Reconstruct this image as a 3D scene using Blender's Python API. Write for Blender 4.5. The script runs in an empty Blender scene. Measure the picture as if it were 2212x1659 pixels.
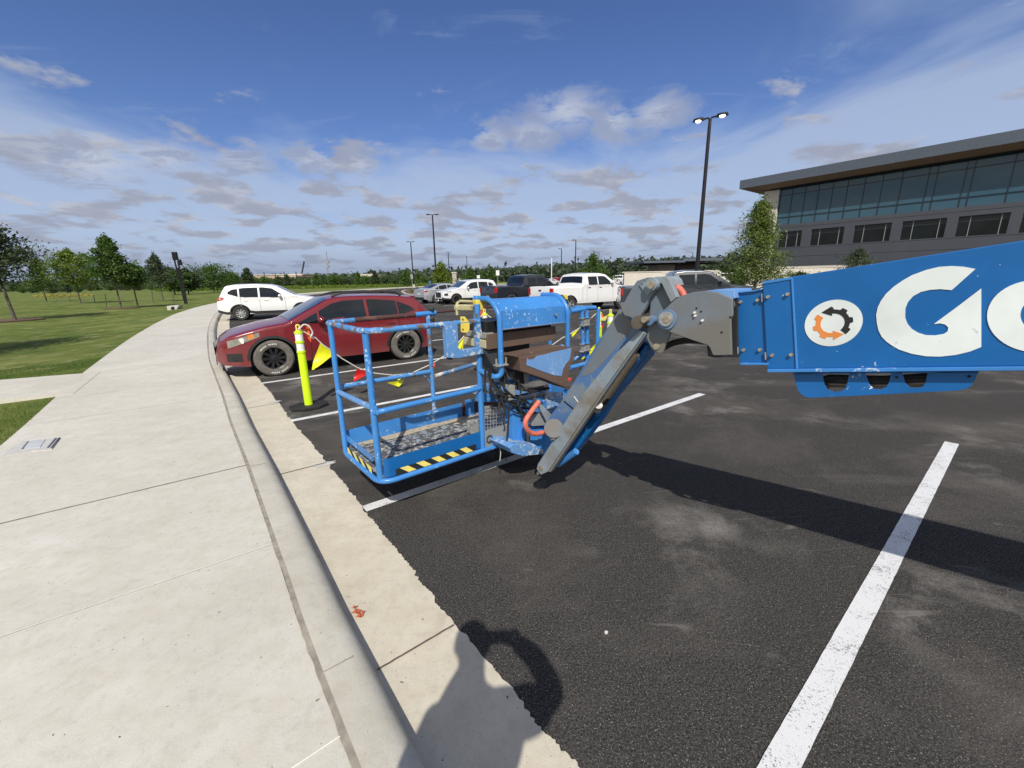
import bpy, bmesh, math, random
from mathutils import Vector, Matrix, noise
random.seed(7)
C = bpy.context.scene.collection
sc = bpy.context.scene
R_ = math.radians

# ------------------------------------------------------------------ camera
CAM_H = 1.76
FPX, CX, CY = 904.0, 1106.0, 829.5          # focal length and centre in a 2212 px wide frame
PITCH, ROLL = R_(14.2), R_(1.1)
_f = Vector((0, math.cos(PITCH), -math.sin(PITCH)))
_r = Vector((1, 0, 0)); _u = _r.cross(_f)
CR = _r*math.cos(ROLL) - _u*math.sin(ROLL)
CU = _u*math.cos(ROLL) + _r*math.sin(ROLL)
CF = _f
cd = bpy.data.cameras.new('camera'); cam = bpy.data.objects.new('camera', cd); C.objects.link(cam)
m = Matrix.Identity(4)
for i in range(3):
    m[i][0] = CR[i]; m[i][1] = CU[i]; m[i][2] = -CF[i]
m[0][3], m[1][3], m[2][3] = 0, 0, CAM_H
cam.matrix_world = m
cd.sensor_width = 36; cd.lens = 36*FPX/2212; cd.clip_start = .02; cd.clip_end = 6000
sc.camera = cam

# ------------------------------------------------------------------ light
SUN_DIR = Vector((-.039, .703, -.71)).normalized()      # the way the light travels
SUN_EL = math.asin(-SUN_DIR.z)
w = bpy.data.worlds.new('World'); sc.world = w; w.use_nodes = True
nt = w.node_tree; N = nt.nodes; LK = nt.links
for n_ in list(N): N.remove(n_)
def nd(t, **kw):
    n_ = N.new(t)
    for k, v in kw.items(): setattr(n_, k, v)
    return n_
def mth(op, a, b=None, clamp=False):
    n_ = N.new('ShaderNodeMath'); n_.operation = op; n_.use_clamp = clamp
    for i, v in enumerate((a, b)):
        if v is None: continue
        if isinstance(v, (int, float)): n_.inputs[i].default_value = v
        else: LK.new(v, n_.inputs[i])
    return n_.outputs[0]
def mapr(v, a, b, c=0., d=1., smooth=True):
    n_ = N.new('ShaderNodeMapRange'); n_.interpolation_type = 'SMOOTHSTEP' if smooth else 'LINEAR'
    LK.new(v, n_.inputs[0]); n_.inputs[1].default_value = a; n_.inputs[2].default_value = b
    n_.inputs[3].default_value = c; n_.inputs[4].default_value = d
    return n_.outputs[0]
def mixc(f, a, b):
    n_ = N.new('ShaderNodeMix'); n_.data_type = 'RGBA'
    if isinstance(f, (int, float)): n_.inputs[0].default_value = f
    else: LK.new(f, n_.inputs[0])
    for i, v in ((6, a), (7, b)):
        if isinstance(v, tuple): n_.inputs[i].default_value = (*v, 1)
        else: LK.new(v, n_.inputs[i])
    return n_.outputs[2]
out = nd('ShaderNodeOutputWorld'); bg = nd('ShaderNodeBackground')
sky = nd('ShaderNodeTexSky'); sky.sky_type = 'NISHITA'; sky.sun_disc = False
sky.sun_elevation = SUN_EL; sky.sun_rotation = R_(180+3.2); sky.altitude = 200
sky.air_density = 1.0; sky.dust_density = .35; sky.ozone_density = 2.6
SKY = .10
bg.inputs[1].default_value = SKY
tc = nd('ShaderNodeTexCoord'); sep = nd('ShaderNodeSeparateXYZ'); LK.new(tc.outputs['Generated'], sep.inputs[0])
el = sep.outputs[2]
inv = mth('DIVIDE', 1.0, mth('ADD', mth('MAXIMUM', el, 0.0), .045))
cmb = nd('ShaderNodeCombineXYZ')
LK.new(mth('MULTIPLY', sep.outputs[0], inv), cmb.inputs[0]); LK.new(mth('MULTIPLY', sep.outputs[1], inv), cmb.inputs[1])
P = cmb.outputs[0]
def noi(vec, scale, det=6, rough=.55, dist=0., off=(0, 0, 0), scl=(1, 1, 1), rot=0):
    mp = nd('ShaderNodeMapping'); mp.inputs['Location'].default_value = off; mp.inputs['Scale'].default_value = scl
    mp.inputs['Rotation'].default_value = (0, 0, rot)
    LK.new(vec, mp.inputs[0])
    n_ = nd('ShaderNodeTexNoise'); n_.inputs['Scale'].default_value = scale; n_.inputs['Detail'].default_value = det
    n_.inputs['Roughness'].default_value = rough; n_.inputs['Distortion'].default_value = dist
    LK.new(mp.outputs[0], n_.inputs['Vector']); return n_.outputs[0]
K = 1.0/SKY
def vmath(op, a, b):
    n_ = nd('ShaderNodeVectorMath'); n_.operation = op
    for i, v in enumerate((a, b)):
        if isinstance(v, tuple): n_.inputs[i].default_value = v
        else: LK.new(v, n_.inputs[i])
    return n_
# deep, slightly violet phone-camera blue
mul = vmath('MULTIPLY', sky.outputs[0], (.92, .90, 1.10)).outputs[0]
hs = nd('ShaderNodeHueSaturation'); hs.inputs['Saturation'].default_value = 1.1; hs.inputs['Value'].default_value = 1.0
LK.new(mul, hs.inputs['Color'])
col = hs.outputs[0]
# thin high cirrus veil: denser low down and to the right
veil = noi(P, .55, 5, .6, .6, (1.7, .3, 0), (1, .7, 1), .5)
streak = noi(P, 1.5, 7, .62, 1.4, (4.1, 2.2, 0), (.55, 1.6, 1), .9)
lowb = mapr(el, .33, .15)
rgt = mapr(sep.outputs[0], -.05, .7)
cov = mth('ADD', mth('MULTIPLY', lowb, .36), mth('MULTIPLY', rgt, .22))
v1 = mapr(mth('ADD', veil, cov), .54, .84)
v2 = mapr(mth('ADD', streak, mth('MULTIPLY', cov, .35)), .58, .84)
vm = mth('MULTIPLY', mth('MAXIMUM', v1, mth('MULTIPLY', v2, .55)), .72, True)
col = mixc(vm, col, (.46*K, .55*K, .72*K))
# small fair-weather cumulus in a flat layer, with some thickness near the horizon
inv2 = mth('DIVIDE', 1.0, mth('ADD', mth('MAXIMUM', el, 0.0), .15))
cmb2 = nd('ShaderNodeCombineXYZ')
LK.new(mth('MULTIPLY', sep.outputs[0], inv2), cmb2.inputs[0]); LK.new(mth('MULTIPLY', sep.outputs[1], inv2), cmb2.inputs[1])
P2_ = cmb2.outputs[0]
cu = noi(P2_, 2.5, 7, .56, .2, (.35, 5.2, 0), (1.05, .95, 1))
thr = mapr(el, .44, .10, .130, -.050)
cuv = mth('SUBTRACT', cu, thr)
nz = mth('SUBTRACT', noi(P2_, 4.5, 6, .62, .3, (3, 1, 0)), .5)
def px_dir(x, y):
    p_, r_ = math.radians(14.2), math.radians(1.1)
    f = Vector((0, math.cos(p_), -math.sin(p_))); r = Vector((1, 0, 0)); u = r.cross(f)
    R2 = r*math.cos(r_)-u*math.sin(r_); U2 = u*math.cos(r_)+r*math.sin(r_)
    return (R2*(x-1106)-U2*(y-829.5)+f*904).normalized()
blob = None
for (bx, by, rx) in ((1060, 300, .055), (1225, 240, .09), (1150, 290, .07), (1420, 245, .07), (205, 350, .075), (120, 330, .055), (350, 335, .055), (525, 350, .055), (675, 343, .046), (780, 355, .035), (1330, 262, .055)):
    dd = px_dir(bx, by); sx = vmath('SUBTRACT', tc.outputs['Generated'], tuple(dd)); s2 = vmath('MULTIPLY', sx.outputs[0], (1, 1, 2.0)); ln = nd('ShaderNodeVectorMath'); ln.operation = 'LENGTH'; LK.new(s2.outputs[0], ln.inputs[0])
    g_ = mapr(mth('ADD', ln.outputs['Value'], mth('MULTIPLY', nz, .26)), rx*1.25, rx*.2)
    blob = g_ if blob is None else mth('MAXIMUM', blob, g_)
cm0 = mapr(cuv, .52, .625)
core = mapr(cuv, .565, .68)
shn = noi(P2_, 3.2, 5, .6, .2, (9, 2, 0))
# the sunlit upper rims: compare with the same field a little lower down
cuB = noi(P2_, 2.5, 4, .5, .2, (.35, 5.2+.05, 0), (1.05, .95, 1))
rim = mapr(mth('SUBTRACT', cuB, cu), -.03, .05)
lit = mth('MULTIPLY', mth('SUBTRACT', 1.0, mth('MULTIPLY', core, .75)), mapr(shn, .44, .66))
ccol = mixc(lit, (.34*K, .365*K, .46*K), (.55*K, .56*K, .61*K))
ccol = mixc(mapr(el, .22, .42), ccol, (.46*K, .50*K, .62*K))
cm = mth('MULTIPLY', cm0, mapr(el, .60, .40, .0, .88))
col = mixc(cm, col, ccol)
bcol = mixc(mapr(nz, -.10, .12), (.33*K, .38*K, .52*K), (.58*K, .61*K, .70*K))
col = mixc(mth('MULTIPLY', blob, .85), col, bcol)
# far layers merging in the distance haze over the horizon
hz = mapr(el, .10, .0)
col = mixc(mth('MULTIPLY', hz, .72), col, (.25*K, .315*K, .47*K))
# unseen bright cloud added behind the camera and overhead as neutral fill light
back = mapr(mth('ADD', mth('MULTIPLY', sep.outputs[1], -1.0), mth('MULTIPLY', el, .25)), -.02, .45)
fill_cloud = mth('MULTIPLY', back, mapr(noi(P, .8, 5, .6, .3, (6, 6, 0)), .36, .56))
col = mixc(fill_cloud, col, (.80*K, .76*K, .70*K))
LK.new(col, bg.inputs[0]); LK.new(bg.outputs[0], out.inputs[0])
sd = bpy.data.lights.new('sun', 'SUN'); sd.energy = 4.4; sd.angle = R_(.53); sd.color = (1, .955, .88)
so = bpy.data.objects.new('sun', sd); C.objects.link(so)
so.rotation_euler = SUN_DIR.to_track_quat('-Z', 'Y').to_euler(); so.location = (0, -20, 30)
sc.view_settings.view_transform = 'Standard'; sc.view_settings.look = 'None'
sc.view_settings.exposure = 0.0; sc.view_settings.gamma = 1

# ------------------------------------------------------------------ measuring helpers
def ray(x, y): return (CR*(x-CX) - CU*(y-CY) + CF*FPX)
CO = Vector((0, 0, CAM_H))
def G(x, y, h=0.):
    d = ray(x, y); t = (CAM_H-h)/-d.z; return Vector((d.x*t, d.y*t, h))
def onpl(x, y, n, p):
    d = ray(x, y); t = (p-CO).dot(n)/d.dot(n); return CO+d*t
c1 = lambda x, y: (675.9+x/3, 583.7+y/3)
c1b = lambda x, y: (952.4+x/6, 583.7+y/6)
c1c = lambda x, y: (983.1+x/6, 798.8+y/6)
c3 = lambda x, y: (430.1+.25*x, 583.7+.25*y)
c5 = lambda x, y: (1290.3+x*.19444, 553+y*.19444)
c6 = lambda x, y: (1597.5+x*.27778, 430.1+y*.27778)
c7 = lambda x, y: (1106+x*.11111, 645.2+y*.11111)
k3 = lambda x, y: (860.2+x/6, 430.1+y/6)
k4 = lambda x, y: (1167.4+x*.22222, 491.6+y*.22222)
U = Vector((.79, .613, 0)); W = Vector((-.613, .79, 0))   # along a parking bay / along the kerb
UW = lambda u, w, z=0.: U*u + W*w + Vector((0, 0, z))

# ------------------------------------------------------------------ materials
MATS = {}
def newmat(name):
    mt = bpy.data.materials.new(name); mt.use_nodes = True
    return mt, mt.node_tree, mt.node_tree.nodes['Principled BSDF']
class T:
    """small node helper bound to one material"""
    def __init__(s, nt, coord='Object'):
        s.nt = nt; s.N = nt.nodes; s.L = nt.links
        s.tc = s.N.new('ShaderNodeTexCoord'); s.co = s.tc.outputs[coord]
    def noise(s, scale, det=4, rough=.55, dist=0, scl=None, co=None, rot=None):
        n_ = s.N.new('ShaderNodeTexNoise'); n_.inputs['Scale'].default_value = scale
        n_.inputs['Detail'].default_value = det; n_.inputs['Roughness'].default_value = rough; n_.inputs['Distortion'].default_value = dist
        c = co or s.co
        if scl or rot:
            mp = s.N.new('ShaderNodeMapping')
            if scl: mp.inputs['Scale'].default_value = scl
            if rot: mp.inputs['Rotation'].default_value = rot
            s.L.new(c, mp.inputs[0]); c = mp.outputs[0]
        s.L.new(c, n_.inputs['Vector']); return n_.outputs[0]
    def math(s, op, a, b=None, clamp=False):
        n_ = s.N.new('ShaderNodeMath'); n_.operation = op; n_.use_clamp = clamp
        for i, v in enumerate((a, b)):
            if v is None: continue
            if isinstance(v, (int, float)): n_.inputs[i].default_value = v
            else: s.L.new(v, n_.inputs[i])
        return n_.outputs[0]
    def ramp(s, v, a, b, c=0., d=1.):
        n_ = s.N.new('ShaderNodeMapRange'); s.L.new(v, n_.inputs[0])
        for i, q in enumerate((a, b, c, d)): n_.inputs[i+1].default_value = q
        return n_.outputs[0]
    def mix(s, f, a, b):
        n_ = s.N.new('ShaderNodeMix'); n_.data_type = 'RGBA'
        if isinstance(f, (int, float)): n_.inputs[0].default_value = f
        else: s.L.new(f, n_.inputs[0])
        for i, v in ((6, a), (7, b)):
            if isinstance(v, tuple): n_.inputs[i].default_value = (*v, 1)
            else: s.L.new(v, n_.inputs[i])
        return n_.outputs[2]
    def bump(s, bs, h, st=.3, dist=.01):
        n_ = s.N.new('ShaderNodeBump'); n_.inputs['Strength'].default_value = st; n_.inputs['Distance'].default_value = dist
        s.L.new(h, n_.inputs['Height']); s.L.new(n_.outputs[0], bs.inputs['Normal'])
def plain(name, col, rough=.5, metal=0., var=.12, vs=6., coat=0., spec=None):
    if name in MATS: return MATS[name]
    mt, nt, bs = newmat(name); t = T(nt)
    a = t.noise(vs, 5, .6)
    c = t.mix(t.ramp(a, .3, .7), tuple(x*(1-var) for x in col), tuple(min(1, x*(1+var)) for x in col))
    nt.links.new(c, bs.inputs['Base Color']); bs.inputs['Roughness'].default_value = rough
    bs.inputs['Metallic'].default_value = metal
    if coat: bs.inputs['Coat Weight'].default_value = coat; bs.inputs['Coat Roughness'].default_value = .04
    if spec is not None: bs.inputs['Specular IOR Level'].default_value = spec
    MATS[name] = mt; return mt
def emis(name, col, st):
    mt, nt, bs = newmat(name); bs.inputs['Emission Color'].default_value = (*col, 1); bs.inputs['Emission Strength'].default_value = st
    MATS[name] = mt; return mt
def worn(name, base, chip, under, s=9., amt=.5, rough=.42, under_amt=.72, metal=0., us=3., soft=.025):
    """paint with pale splashes (chip) and worn-through patches (under)"""
    mt, nt, bs = newmat(name); t = T(nt)
    fade = t.noise(2.2, 4, .6)
    c = t.mix(t.ramp(fade, .3, .7), tuple(x*.85 for x in base), tuple(min(1, x*1.15) for x in base))
    n1 = t.noise(s*2.2, 8, .68, .3); n2 = t.noise(s*.22, 3, .5)
    k = t.ramp(t.math('ADD', n1, t.math('MULTIPLY', t.math('SUBTRACT', n2, .5), .45)), .68-.16*amt, .70-.16*amt)
    c = t.mix(k, c, chip)
    n3 = t.noise(us, 8, .66, .4)
    k2 = t.ramp(n3, under_amt-.045-soft, under_amt-.045)
    c = t.mix(k2, c, under)
    nt.links.new(c, bs.inputs['Base Color'])
    nt.links.new(t.math('ADD', t.math('MULTIPLY', t.math('MAXIMUM', k, k2), .35), rough, True), bs.inputs['Roughness'])
    t.bump(bs, t.math('ADD', k, k2), .25, .002); bs.inputs['Metallic'].default_value = metal
    MATS[name] = mt; return mt
BLUE = (.050, .225, .57)
M = {}
M['blue'] = worn('blue_machine_paint', BLUE, (.42, .55, .68), (.16, .12, .10), 14, .28, .34, .75)
M['blue_clean'] = worn('clean_blue_paint', (.008, .120, .37), (.55, .65, .75), (.012, .09, .27), 17, -.02, .33, .80)
M['blue_dirty'] = worn('scuffed_blue_paint', (.07, .24, .54), (.50, .52, .52), (.15, .10, .08), 15, .55, .5, .62, us=9)
M['blue_light'] = worn('sun_bleached_blue_paint', (.15, .31, .60), (.4, .48, .56), (.13, .09, .07), 20, .1, .5, .76)
M['blue_splash'] = worn('splashed_blue_paint', (.11, .27, .55), (.46, .50, .52), (.30, .30, .28), 13, .66, .5, .72, us=7)
M['rust'] = worn('rusty_rail', (.075, .032, .028), (.22, .30, .40), (.13, .07, .05), 7, .35, .7, .62)
M['brown'] = worn('bare_brown_steel', (.130, .083, .062), (.5, .48, .44), (.17, .11, .08), 16, -.1, .62, .66)
M['greyblue'] = worn('dusty_grey_blue_paint', (.115, .205, .34), (.30, .37, .45), (.20, .23, .255), 12, .1, .5, .60, us=1.3, soft=.10)
M['greydust'] = worn('rusty_grey_steel', (.245, .300, .350), (.36, .41, .46), (.19, .17, .145), 14, .3, .6, .66, us=2.4, soft=.16)
M['greytan'] = worn('sun_faded_grey_plate', (.150, .192, .240), (.21, .26, .31), (.165, .158, .145), 12, 0, .55, .60, us=1.1, soft=.16)
M['jib_blue'] = worn('worn_jib_blue', (.075, .165, .345), (.30, .37, .45), (.17, .21, .25), 16, .25, .5, .62, us=2.2, soft=.05)
M['concrete_grey'] = worn('grey_spattered_plate', (.24, .25, .24), (.45, .44, .40), (.14, .14, .13), 8, .4, .8, .7)
M['chalky'] = worn('chalky_dirty_rail', (.42, .40, .35), (.60, .58, .52), (.07, .18, .36), 8, .4, .7, .62)
M['yellow'] = worn('yellow_paint', (.78, .62, .10), (.55, .52, .42), (.35, .3, .2), 8, .1, .5, .76)
M['yellow_dirty'] = worn('dirty_yellow_paint', (.50, .45, .25), (.42, .40, .35), (.14, .12, .10), 6, .8, .7, .60)
M['black'] = plain('matte_black_plastic', (.012, .012, .013), .5)
M['rubber'] = plain('black_rubber', (.018, .018, .018), .75, var=.3)
M['dark'] = plain('dark_steel', (.03, .032, .035), .5, .2)
M['bolt'] = plain('zinc_bolt', (.42, .36, .28), .45, .5, .35, 60)
M['steel'] = plain('grey_cylinder_steel', (.19, .16, .125), .38, .55, .25, 9)
M['chrome'] = plain('chrome', (.7, .7, .7), .12, 1)
M['silver_clamp'] = plain('galvanised_clamp', (.45, .45, .45), .45, .6, .3, 30)
M['hose_red'] = plain('faded_red_hose', (.62, .155, .105), .65, 0, .3, 25)
M['red_plastic'] = plain('red_plastic', (.62, .05, .04), .5)
M['white_decal'] = worn('white_vinyl', (.74, .79, .78), (.6, .62, .6), (.4, .42, .42), 14, -.1, .4, .84)
M['orange_decal'] = plain('orange_vinyl', (.72, .24, .06), .4)
M['black_decal'] = plain('black_vinyl', (.02, .02, .022), .4)
M['tape_yellow'] = plain('yellow_tape', (.80, .68, .17), .5, 0, .12, 20)
M['tape_black'] = plain('black_tape', (.02, .02, .022), .5)
M['lime'] = plain('lime_plastic', (.60, .86, .012), .42, 0, .06, 8)
M['reflect'] = plain('reflective_sheeting', (.78, .78, .72), .35, 0, .06, 30)
M['flag_yellow'] = plain('yellow_vinyl_flag', (.72, .72, .015), .4, 0, .12, 9)
M['flag_red'] = plain('red_vinyl_flag', (.52, .012, .010), .4, 0, .12, 9)
M['flag_orange'] = plain('orange_vinyl_flag', (.85, .13, .015), .4)
M['rope'] = plain('white_rope', (.62, .60, .55), .8, 0, .25, 60)
M['glass'] = plain('tinted_car_glass', (.008, .012, .016), .05, 0, .3, 3, spec=.5)
M['windscreen'] = plain('car_windscreen', (.035, .05, .055), .05, 0, .15, 3, coat=.6)
M['tyre'] = plain('tyre_rubber', (.032, .030, .028), .85, 0, .3, 20)
M['tyre_dusty'] = plain('dusty_tyre_rubber', (.125, .115, .10), .9, 0, .3, 14)
M['rim_black'] = plain('matt_black_rim', (.012, .012, .013), .4)
M['rim_silver'] = plain('silver_rim', (.55, .56, .57), .3, .7)
M['trim'] = plain('black_trim', (.02, .02, .021), .6)
M['headlamp'] = plain('cloudy_headlamp', (.25, .24, .21), .15, 0, .2, 12, coat=.5)
M['amber'] = plain('amber_lens', (.8, .25, .03), .25)
M['taillamp'] = plain('red_tail_lamp', (.40, .010, .012), .15, 0, .1, 3, coat=.5)
M['plate'] = plain('pale_plate', (.6, .6, .6), .5)
M['seam'] = plain('panel_gap', (.006, .006, .006), .8)
M['pole'] = plain('bronze_lamp_post', (.018, .018, .022), .4, .3)
M['galv'] = plain('galvanised_post', (.35, .36, .36), .5, .4)
M['bark'] = plain('tree_bark', (.10, .085, .07), .9, 0, .3, 12)
M['mulch'] = plain('brown_mulch', (.13, .075, .05), .95, 0, .4, 20)
M['skin'] = plain('skin', (.42, .24, .17), .55)
M['shirt'] = plain('grey_work_shirt', (.12, .14, .17), .85)
M['trousers'] = plain('dark_work_trousers', (.04, .045, .06), .85)
M['boots'] = plain('brown_boots', (.06, .035, .02), .6)
M['hair'] = plain('dark_hair', (.02, .014, .010), .6)

def carpaint(name, col, metal=.0, rough=.28, dust=.12):
    mt, nt, bs = newmat(name); t = T(nt)
    n1 = t.noise(1.4, 5, .6); g = t.N.new('ShaderNodeSeparateXYZ'); nt.links.new(t.co, g.inputs[0])
    low = t.ramp(g.outputs[2], .62, .22)
    k = t.math('MULTIPLY', t.math('ADD', t.math('MULTIPLY', low, .9), .12), t.ramp(n1, .3, .7, .35, 1.), True)
    k = t.math('MULTIPLY', k, dust*2.4, True)
    c = t.mix(k, col, (.34, .29, .24)); nt.links.new(c, bs.inputs['Base Color'])
    bs.inputs['Metallic'].default_value = metal
    nt.links.new(t.ramp(k, 0, .4, rough, .65), bs.inputs['Roughness'])
    bs.inputs['Coat Weight'].default_value = .7; bs.inputs['Coat Roughness'].default_value = .06
    MATS[name] = mt; return mt
M['p_red'] = carpaint('dark_red_car_paint', (.165, .008, .014), .0, .28, .06)
M['p_white'] = carpaint('white_car_paint', (.78, .78, .77), 0, .3, .04)
M['p_silver'] = carpaint('silver_car_paint', (.45, .47, .50), .4, .3, .04)
M['p_black'] = carpaint('black_car_paint', (.012, .014, .02), 0, .2, .06)
M['p_navy'] = carpaint('dark_grey_car_paint', (.028, .034, .045), .1, .25, .06)

def m_asphalt():
    mt, nt, bs = newmat('asphalt'); t = T(nt)
    fine = t.noise(95, 3, .75); mid = t.noise(28, 5, .65); big = t.noise(.55, 5, .62, .5)
    streak = t.noise(.55, 6, .62, 1.2, (.18, 1.5, 1), rot=(0, 0, -R_(38)))
    c = t.mix(t.ramp(fine, .38, .66), (.018, .0172, .0165), (.080, .075, .070))
    c = t.mix(t.math('MULTIPLY', t.ramp(mid, .5, .75), .35), c, (.07, .066, .06))
    spk = t.noise(120, 2, .6)
    c = t.mix(t.math('MULTIPLY', t.ramp(spk, .64, .70), .8), c, (.36, .33, .28))
    c = t.mix(t.math('MULTIPLY', t.ramp(t.noise(240, 1, .5), .66, .72), .8), c, (.42, .38, .32))
    dust = t.math('MULTIPLY', t.ramp(big, .50, .74), t.ramp(t.noise(9, 6, .7), .3, .7, .35, 1.))
    c = t.mix(t.math('MULTIPLY', dust, .50, True), c, (.20, .18, .155))
    c = t.mix(t.math('MULTIPLY', t.ramp(streak, .53, .72), .34), c, (.18, .165, .145))
    rg = t.noise(3.1, 1, .4, .1, (.10, 1.3, 1), rot=(0, 0, R_(42))); l2 = t.math('ABSOLUTE', t.math('SUBTRACT', rg, .5))
    c = t.mix(t.math('MULTIPLY', t.math('MULTIPLY', t.ramp(l2, .006, .001), t.ramp(t.noise(1.7, 4, .7), .53, .62)), .38), c, (.22, .20, .175))
    pt = t.noise(1.15, 7, .66, .3); pm = t.noise(.42, 2, .5)
    c = t.mix(t.math('MULTIPLY', t.math('MULTIPLY', t.ramp(pt, .52, .68), t.ramp(pm, .49, .58)), t.ramp(t.noise(40, 4, .7), .3, .7, .35, .95)), c, (.26, .245, .22))
    c = t.mix(t.math('MULTIPLY', t.ramp(t.noise(.33, 4, .6, 1.), .60, .72), .5), c, (.105, .088, .072))
    nt.links.new(c, bs.inputs['Base Color']); bs.inputs['Roughness'].default_value = .95
    bs.inputs['Specular IOR Level'].default_value = .12
    t.bump(bs, t.math('ADD', fine, t.math('MULTIPLY', mid, .6)), .5, .003)
    return mt
M['asphalt'] = m_asphalt()
def m_concrete(name, a, b, stain=(.42, .33, .24), joints=None, streaks=True, st=.25):
    mt, nt, bs = newmat(name); t = T(nt)
    big = t.noise(.8, 6, .6, .4); mid = t.noise(6, 6, .65); fine = t.noise(160, 3, .7)
    c = t.mix(t.ramp(big, .3, .7), a, b)
    c = t.mix(t.math('MULTIPLY', t.ramp(mid, .42, .70), .34), c, stain)
    c = t.mix(t.math('MULTIPLY', t.ramp(t.noise(22, 6, .7), .50, .74), .30), c, (.30, .27, .23))
    c = t.mix(t.math('MULTIPLY', t.ramp(t.noise(1.7, 7, .7, 1), .60, .74), st), c, stain)
    if streaks:
        sk = t.noise(2.2, 5, .6, .5, (.35, 3.4, 1), rot=(0, 0, -R_(36)))
        c = t.mix(t.math('MULTIPLY', t.ramp(sk, .5, .75), .20), c, tuple(x*.80 for x in a))
    c = t.mix(t.math('MULTIPLY', t.ramp(fine, .50, .75), .30), c, (.22, .20, .18))
    c = t.mix(t.ramp(t.noise(55, 2, .5), .745, .76), c, (.10, .08, .06))
    nt.links.new(c, bs.inputs['Base Color']); bs.inputs['Roughness'].default_value = .85
    t.bump(bs, t.math('ADD', fine, mid), .16, .004); return mt
M['walk'] = m_concrete('brushed_concrete', (.535, .508, .43), (.655, .632, .555), (.45, .385, .28), st=.35)
M['kerb'] = m_concrete('kerb_concrete', (.485, .455, .375), (.63, .60, .51), (.36, .30, .21), streaks=False, st=.45)
M['gutter'] = m_concrete('gutter_concrete', (.55, .495, .385), (.67, .615, .49), (.40, .33, .23), st=.4)
M['joint'] = plain('joint_filler', (.30, .265, .215), .9, 0, .3, 15)
M['joint_dark'] = plain('cracked_joint', (.12, .09, .07), .9, 0, .3, 15)
M['joint_white'] = plain('sealed_joint', (.82, .81, .76), .8, 0, .1, 15)
M['splash'] = plain('spilt_grout', (.50, .49, .46), .9, 0, .15, 30)
def m_line():
    mt, nt, bs = newmat('white_road_paint'); t = T(nt)
    a = t.noise(220, 3, .7); b = t.noise(7, 5, .6)
    c = t.mix(t.ramp(a, .3, .7), (.60, .60, .59), (.80, .80, .79))
    c = t.mix(t.ramp(t.math('ADD', t.noise(120, 4, .7), t.math('MULTIPLY', t.math('SUBTRACT', b, .5), .45)), .57, .64), c, (.20, .195, .19))
    nt.links.new(c, bs.inputs['Base Color']); bs.inputs['Roughness'].default_value = .7; t.bump(bs, a, .5, .003); return mt
M['line'] = m_line()
def m_grass():
    mt, nt, bs = newmat('lawn_turf'); t = T(nt)
    a = t.noise(.35, 5, .6, .5); b = t.noise(1.6, 5, .65, .6); f = t.noise(28, 5, .75)
    c = t.mix(t.ramp(f, .32, .68), (.060, .095, .018), (.160, .205, .045))
    c = t.mix(t.math('MULTIPLY', t.ramp(a, .42, .66), .6), c, (.26, .27, .085))
    c = t.mix(t.math('MULTIPLY', t.ramp(b, .54, .68), .62), c, (.38, .33, .17))
    c = t.mix(t.math('MULTIPLY', t.ramp(t.noise(5.5, 5, .7), .52, .70), .4), c, (.04, .075, .014))
    c = t.mix(t.math('MULTIPLY', t.ramp(t.noise(.8, 4, .6), .55, .35), .4), c, (.040, .085, .016))
    nt.links.new(c, bs.inputs['Base Color']); bs.inputs['Roughness'].default_value = .95
    bs.inputs['Specular IOR Level'].default_value = .1
    t.bump(bs, t.math('ADD', f, b), .8, .04); return mt
M['grass'] = m_grass()
def m_leaf(name, dark, light, sc_=.9):
    mt, nt, bs = newmat(name); t = T(nt)
    g = t.N.new('ShaderNodeNewGeometry')
    k = t.ramp(g.outputs['Random Per Island'], 0, 1)
    n1 = t.noise(sc_, 3, .6)
    c = t.mix(t.math('ADD', t.math('MULTIPLY', k, .6), t.ramp(n1, .35, .65, -.1, .4), True), dark, light)
    nt.links.new(c, bs.inputs['Base Color']); bs.inputs['Roughness'].default_value = .55
    bs.inputs['Specular IOR Level'].default_value = .35
    tr = t.N.new('ShaderNodeBsdfTranslucent'); nt.links.new(t.mix(.5, c, light), tr.inputs[0])
    mx = t.N.new('ShaderNodeMixShader'); mx.inputs[0].default_value = .28
    o = t.N['Material Output']
    nt.links.new(bs.outputs[0], mx.inputs[1]); nt.links.new(tr.outputs[0], mx.inputs[2]); nt.links.new(mx.outputs[0], o.inputs[0])
    return mt
M['leaf_mid'] = m_leaf('green_leaves', (.035, .080, .012), (.110, .185, .035))
M['leaf_bright'] = m_leaf('yellow_green_leaves', (.065, .115, .010), (.20, .27, .035))
M['leaf_tall'] = m_leaf('light_green_leaves', (.065, .105, .016), (.21, .28, .065))
M['leaf_dark'] = m_leaf('dark_green_leaves', (.022, .042, .014), (.075, .105, .042))
M['leaf_grey'] = m_leaf('grey_green_leaves', (.035, .058, .026), (.115, .145, .075))
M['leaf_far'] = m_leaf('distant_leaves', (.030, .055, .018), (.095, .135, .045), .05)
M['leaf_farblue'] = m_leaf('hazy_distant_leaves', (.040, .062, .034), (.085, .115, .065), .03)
M['flower'] = plain('yellow_flowers', (.30, .25, .05), .8, 0, .3, 3)
M['blade'] = m_leaf('grass_blades', (.055, .105, .016), (.17, .24, .045), .6)

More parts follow.
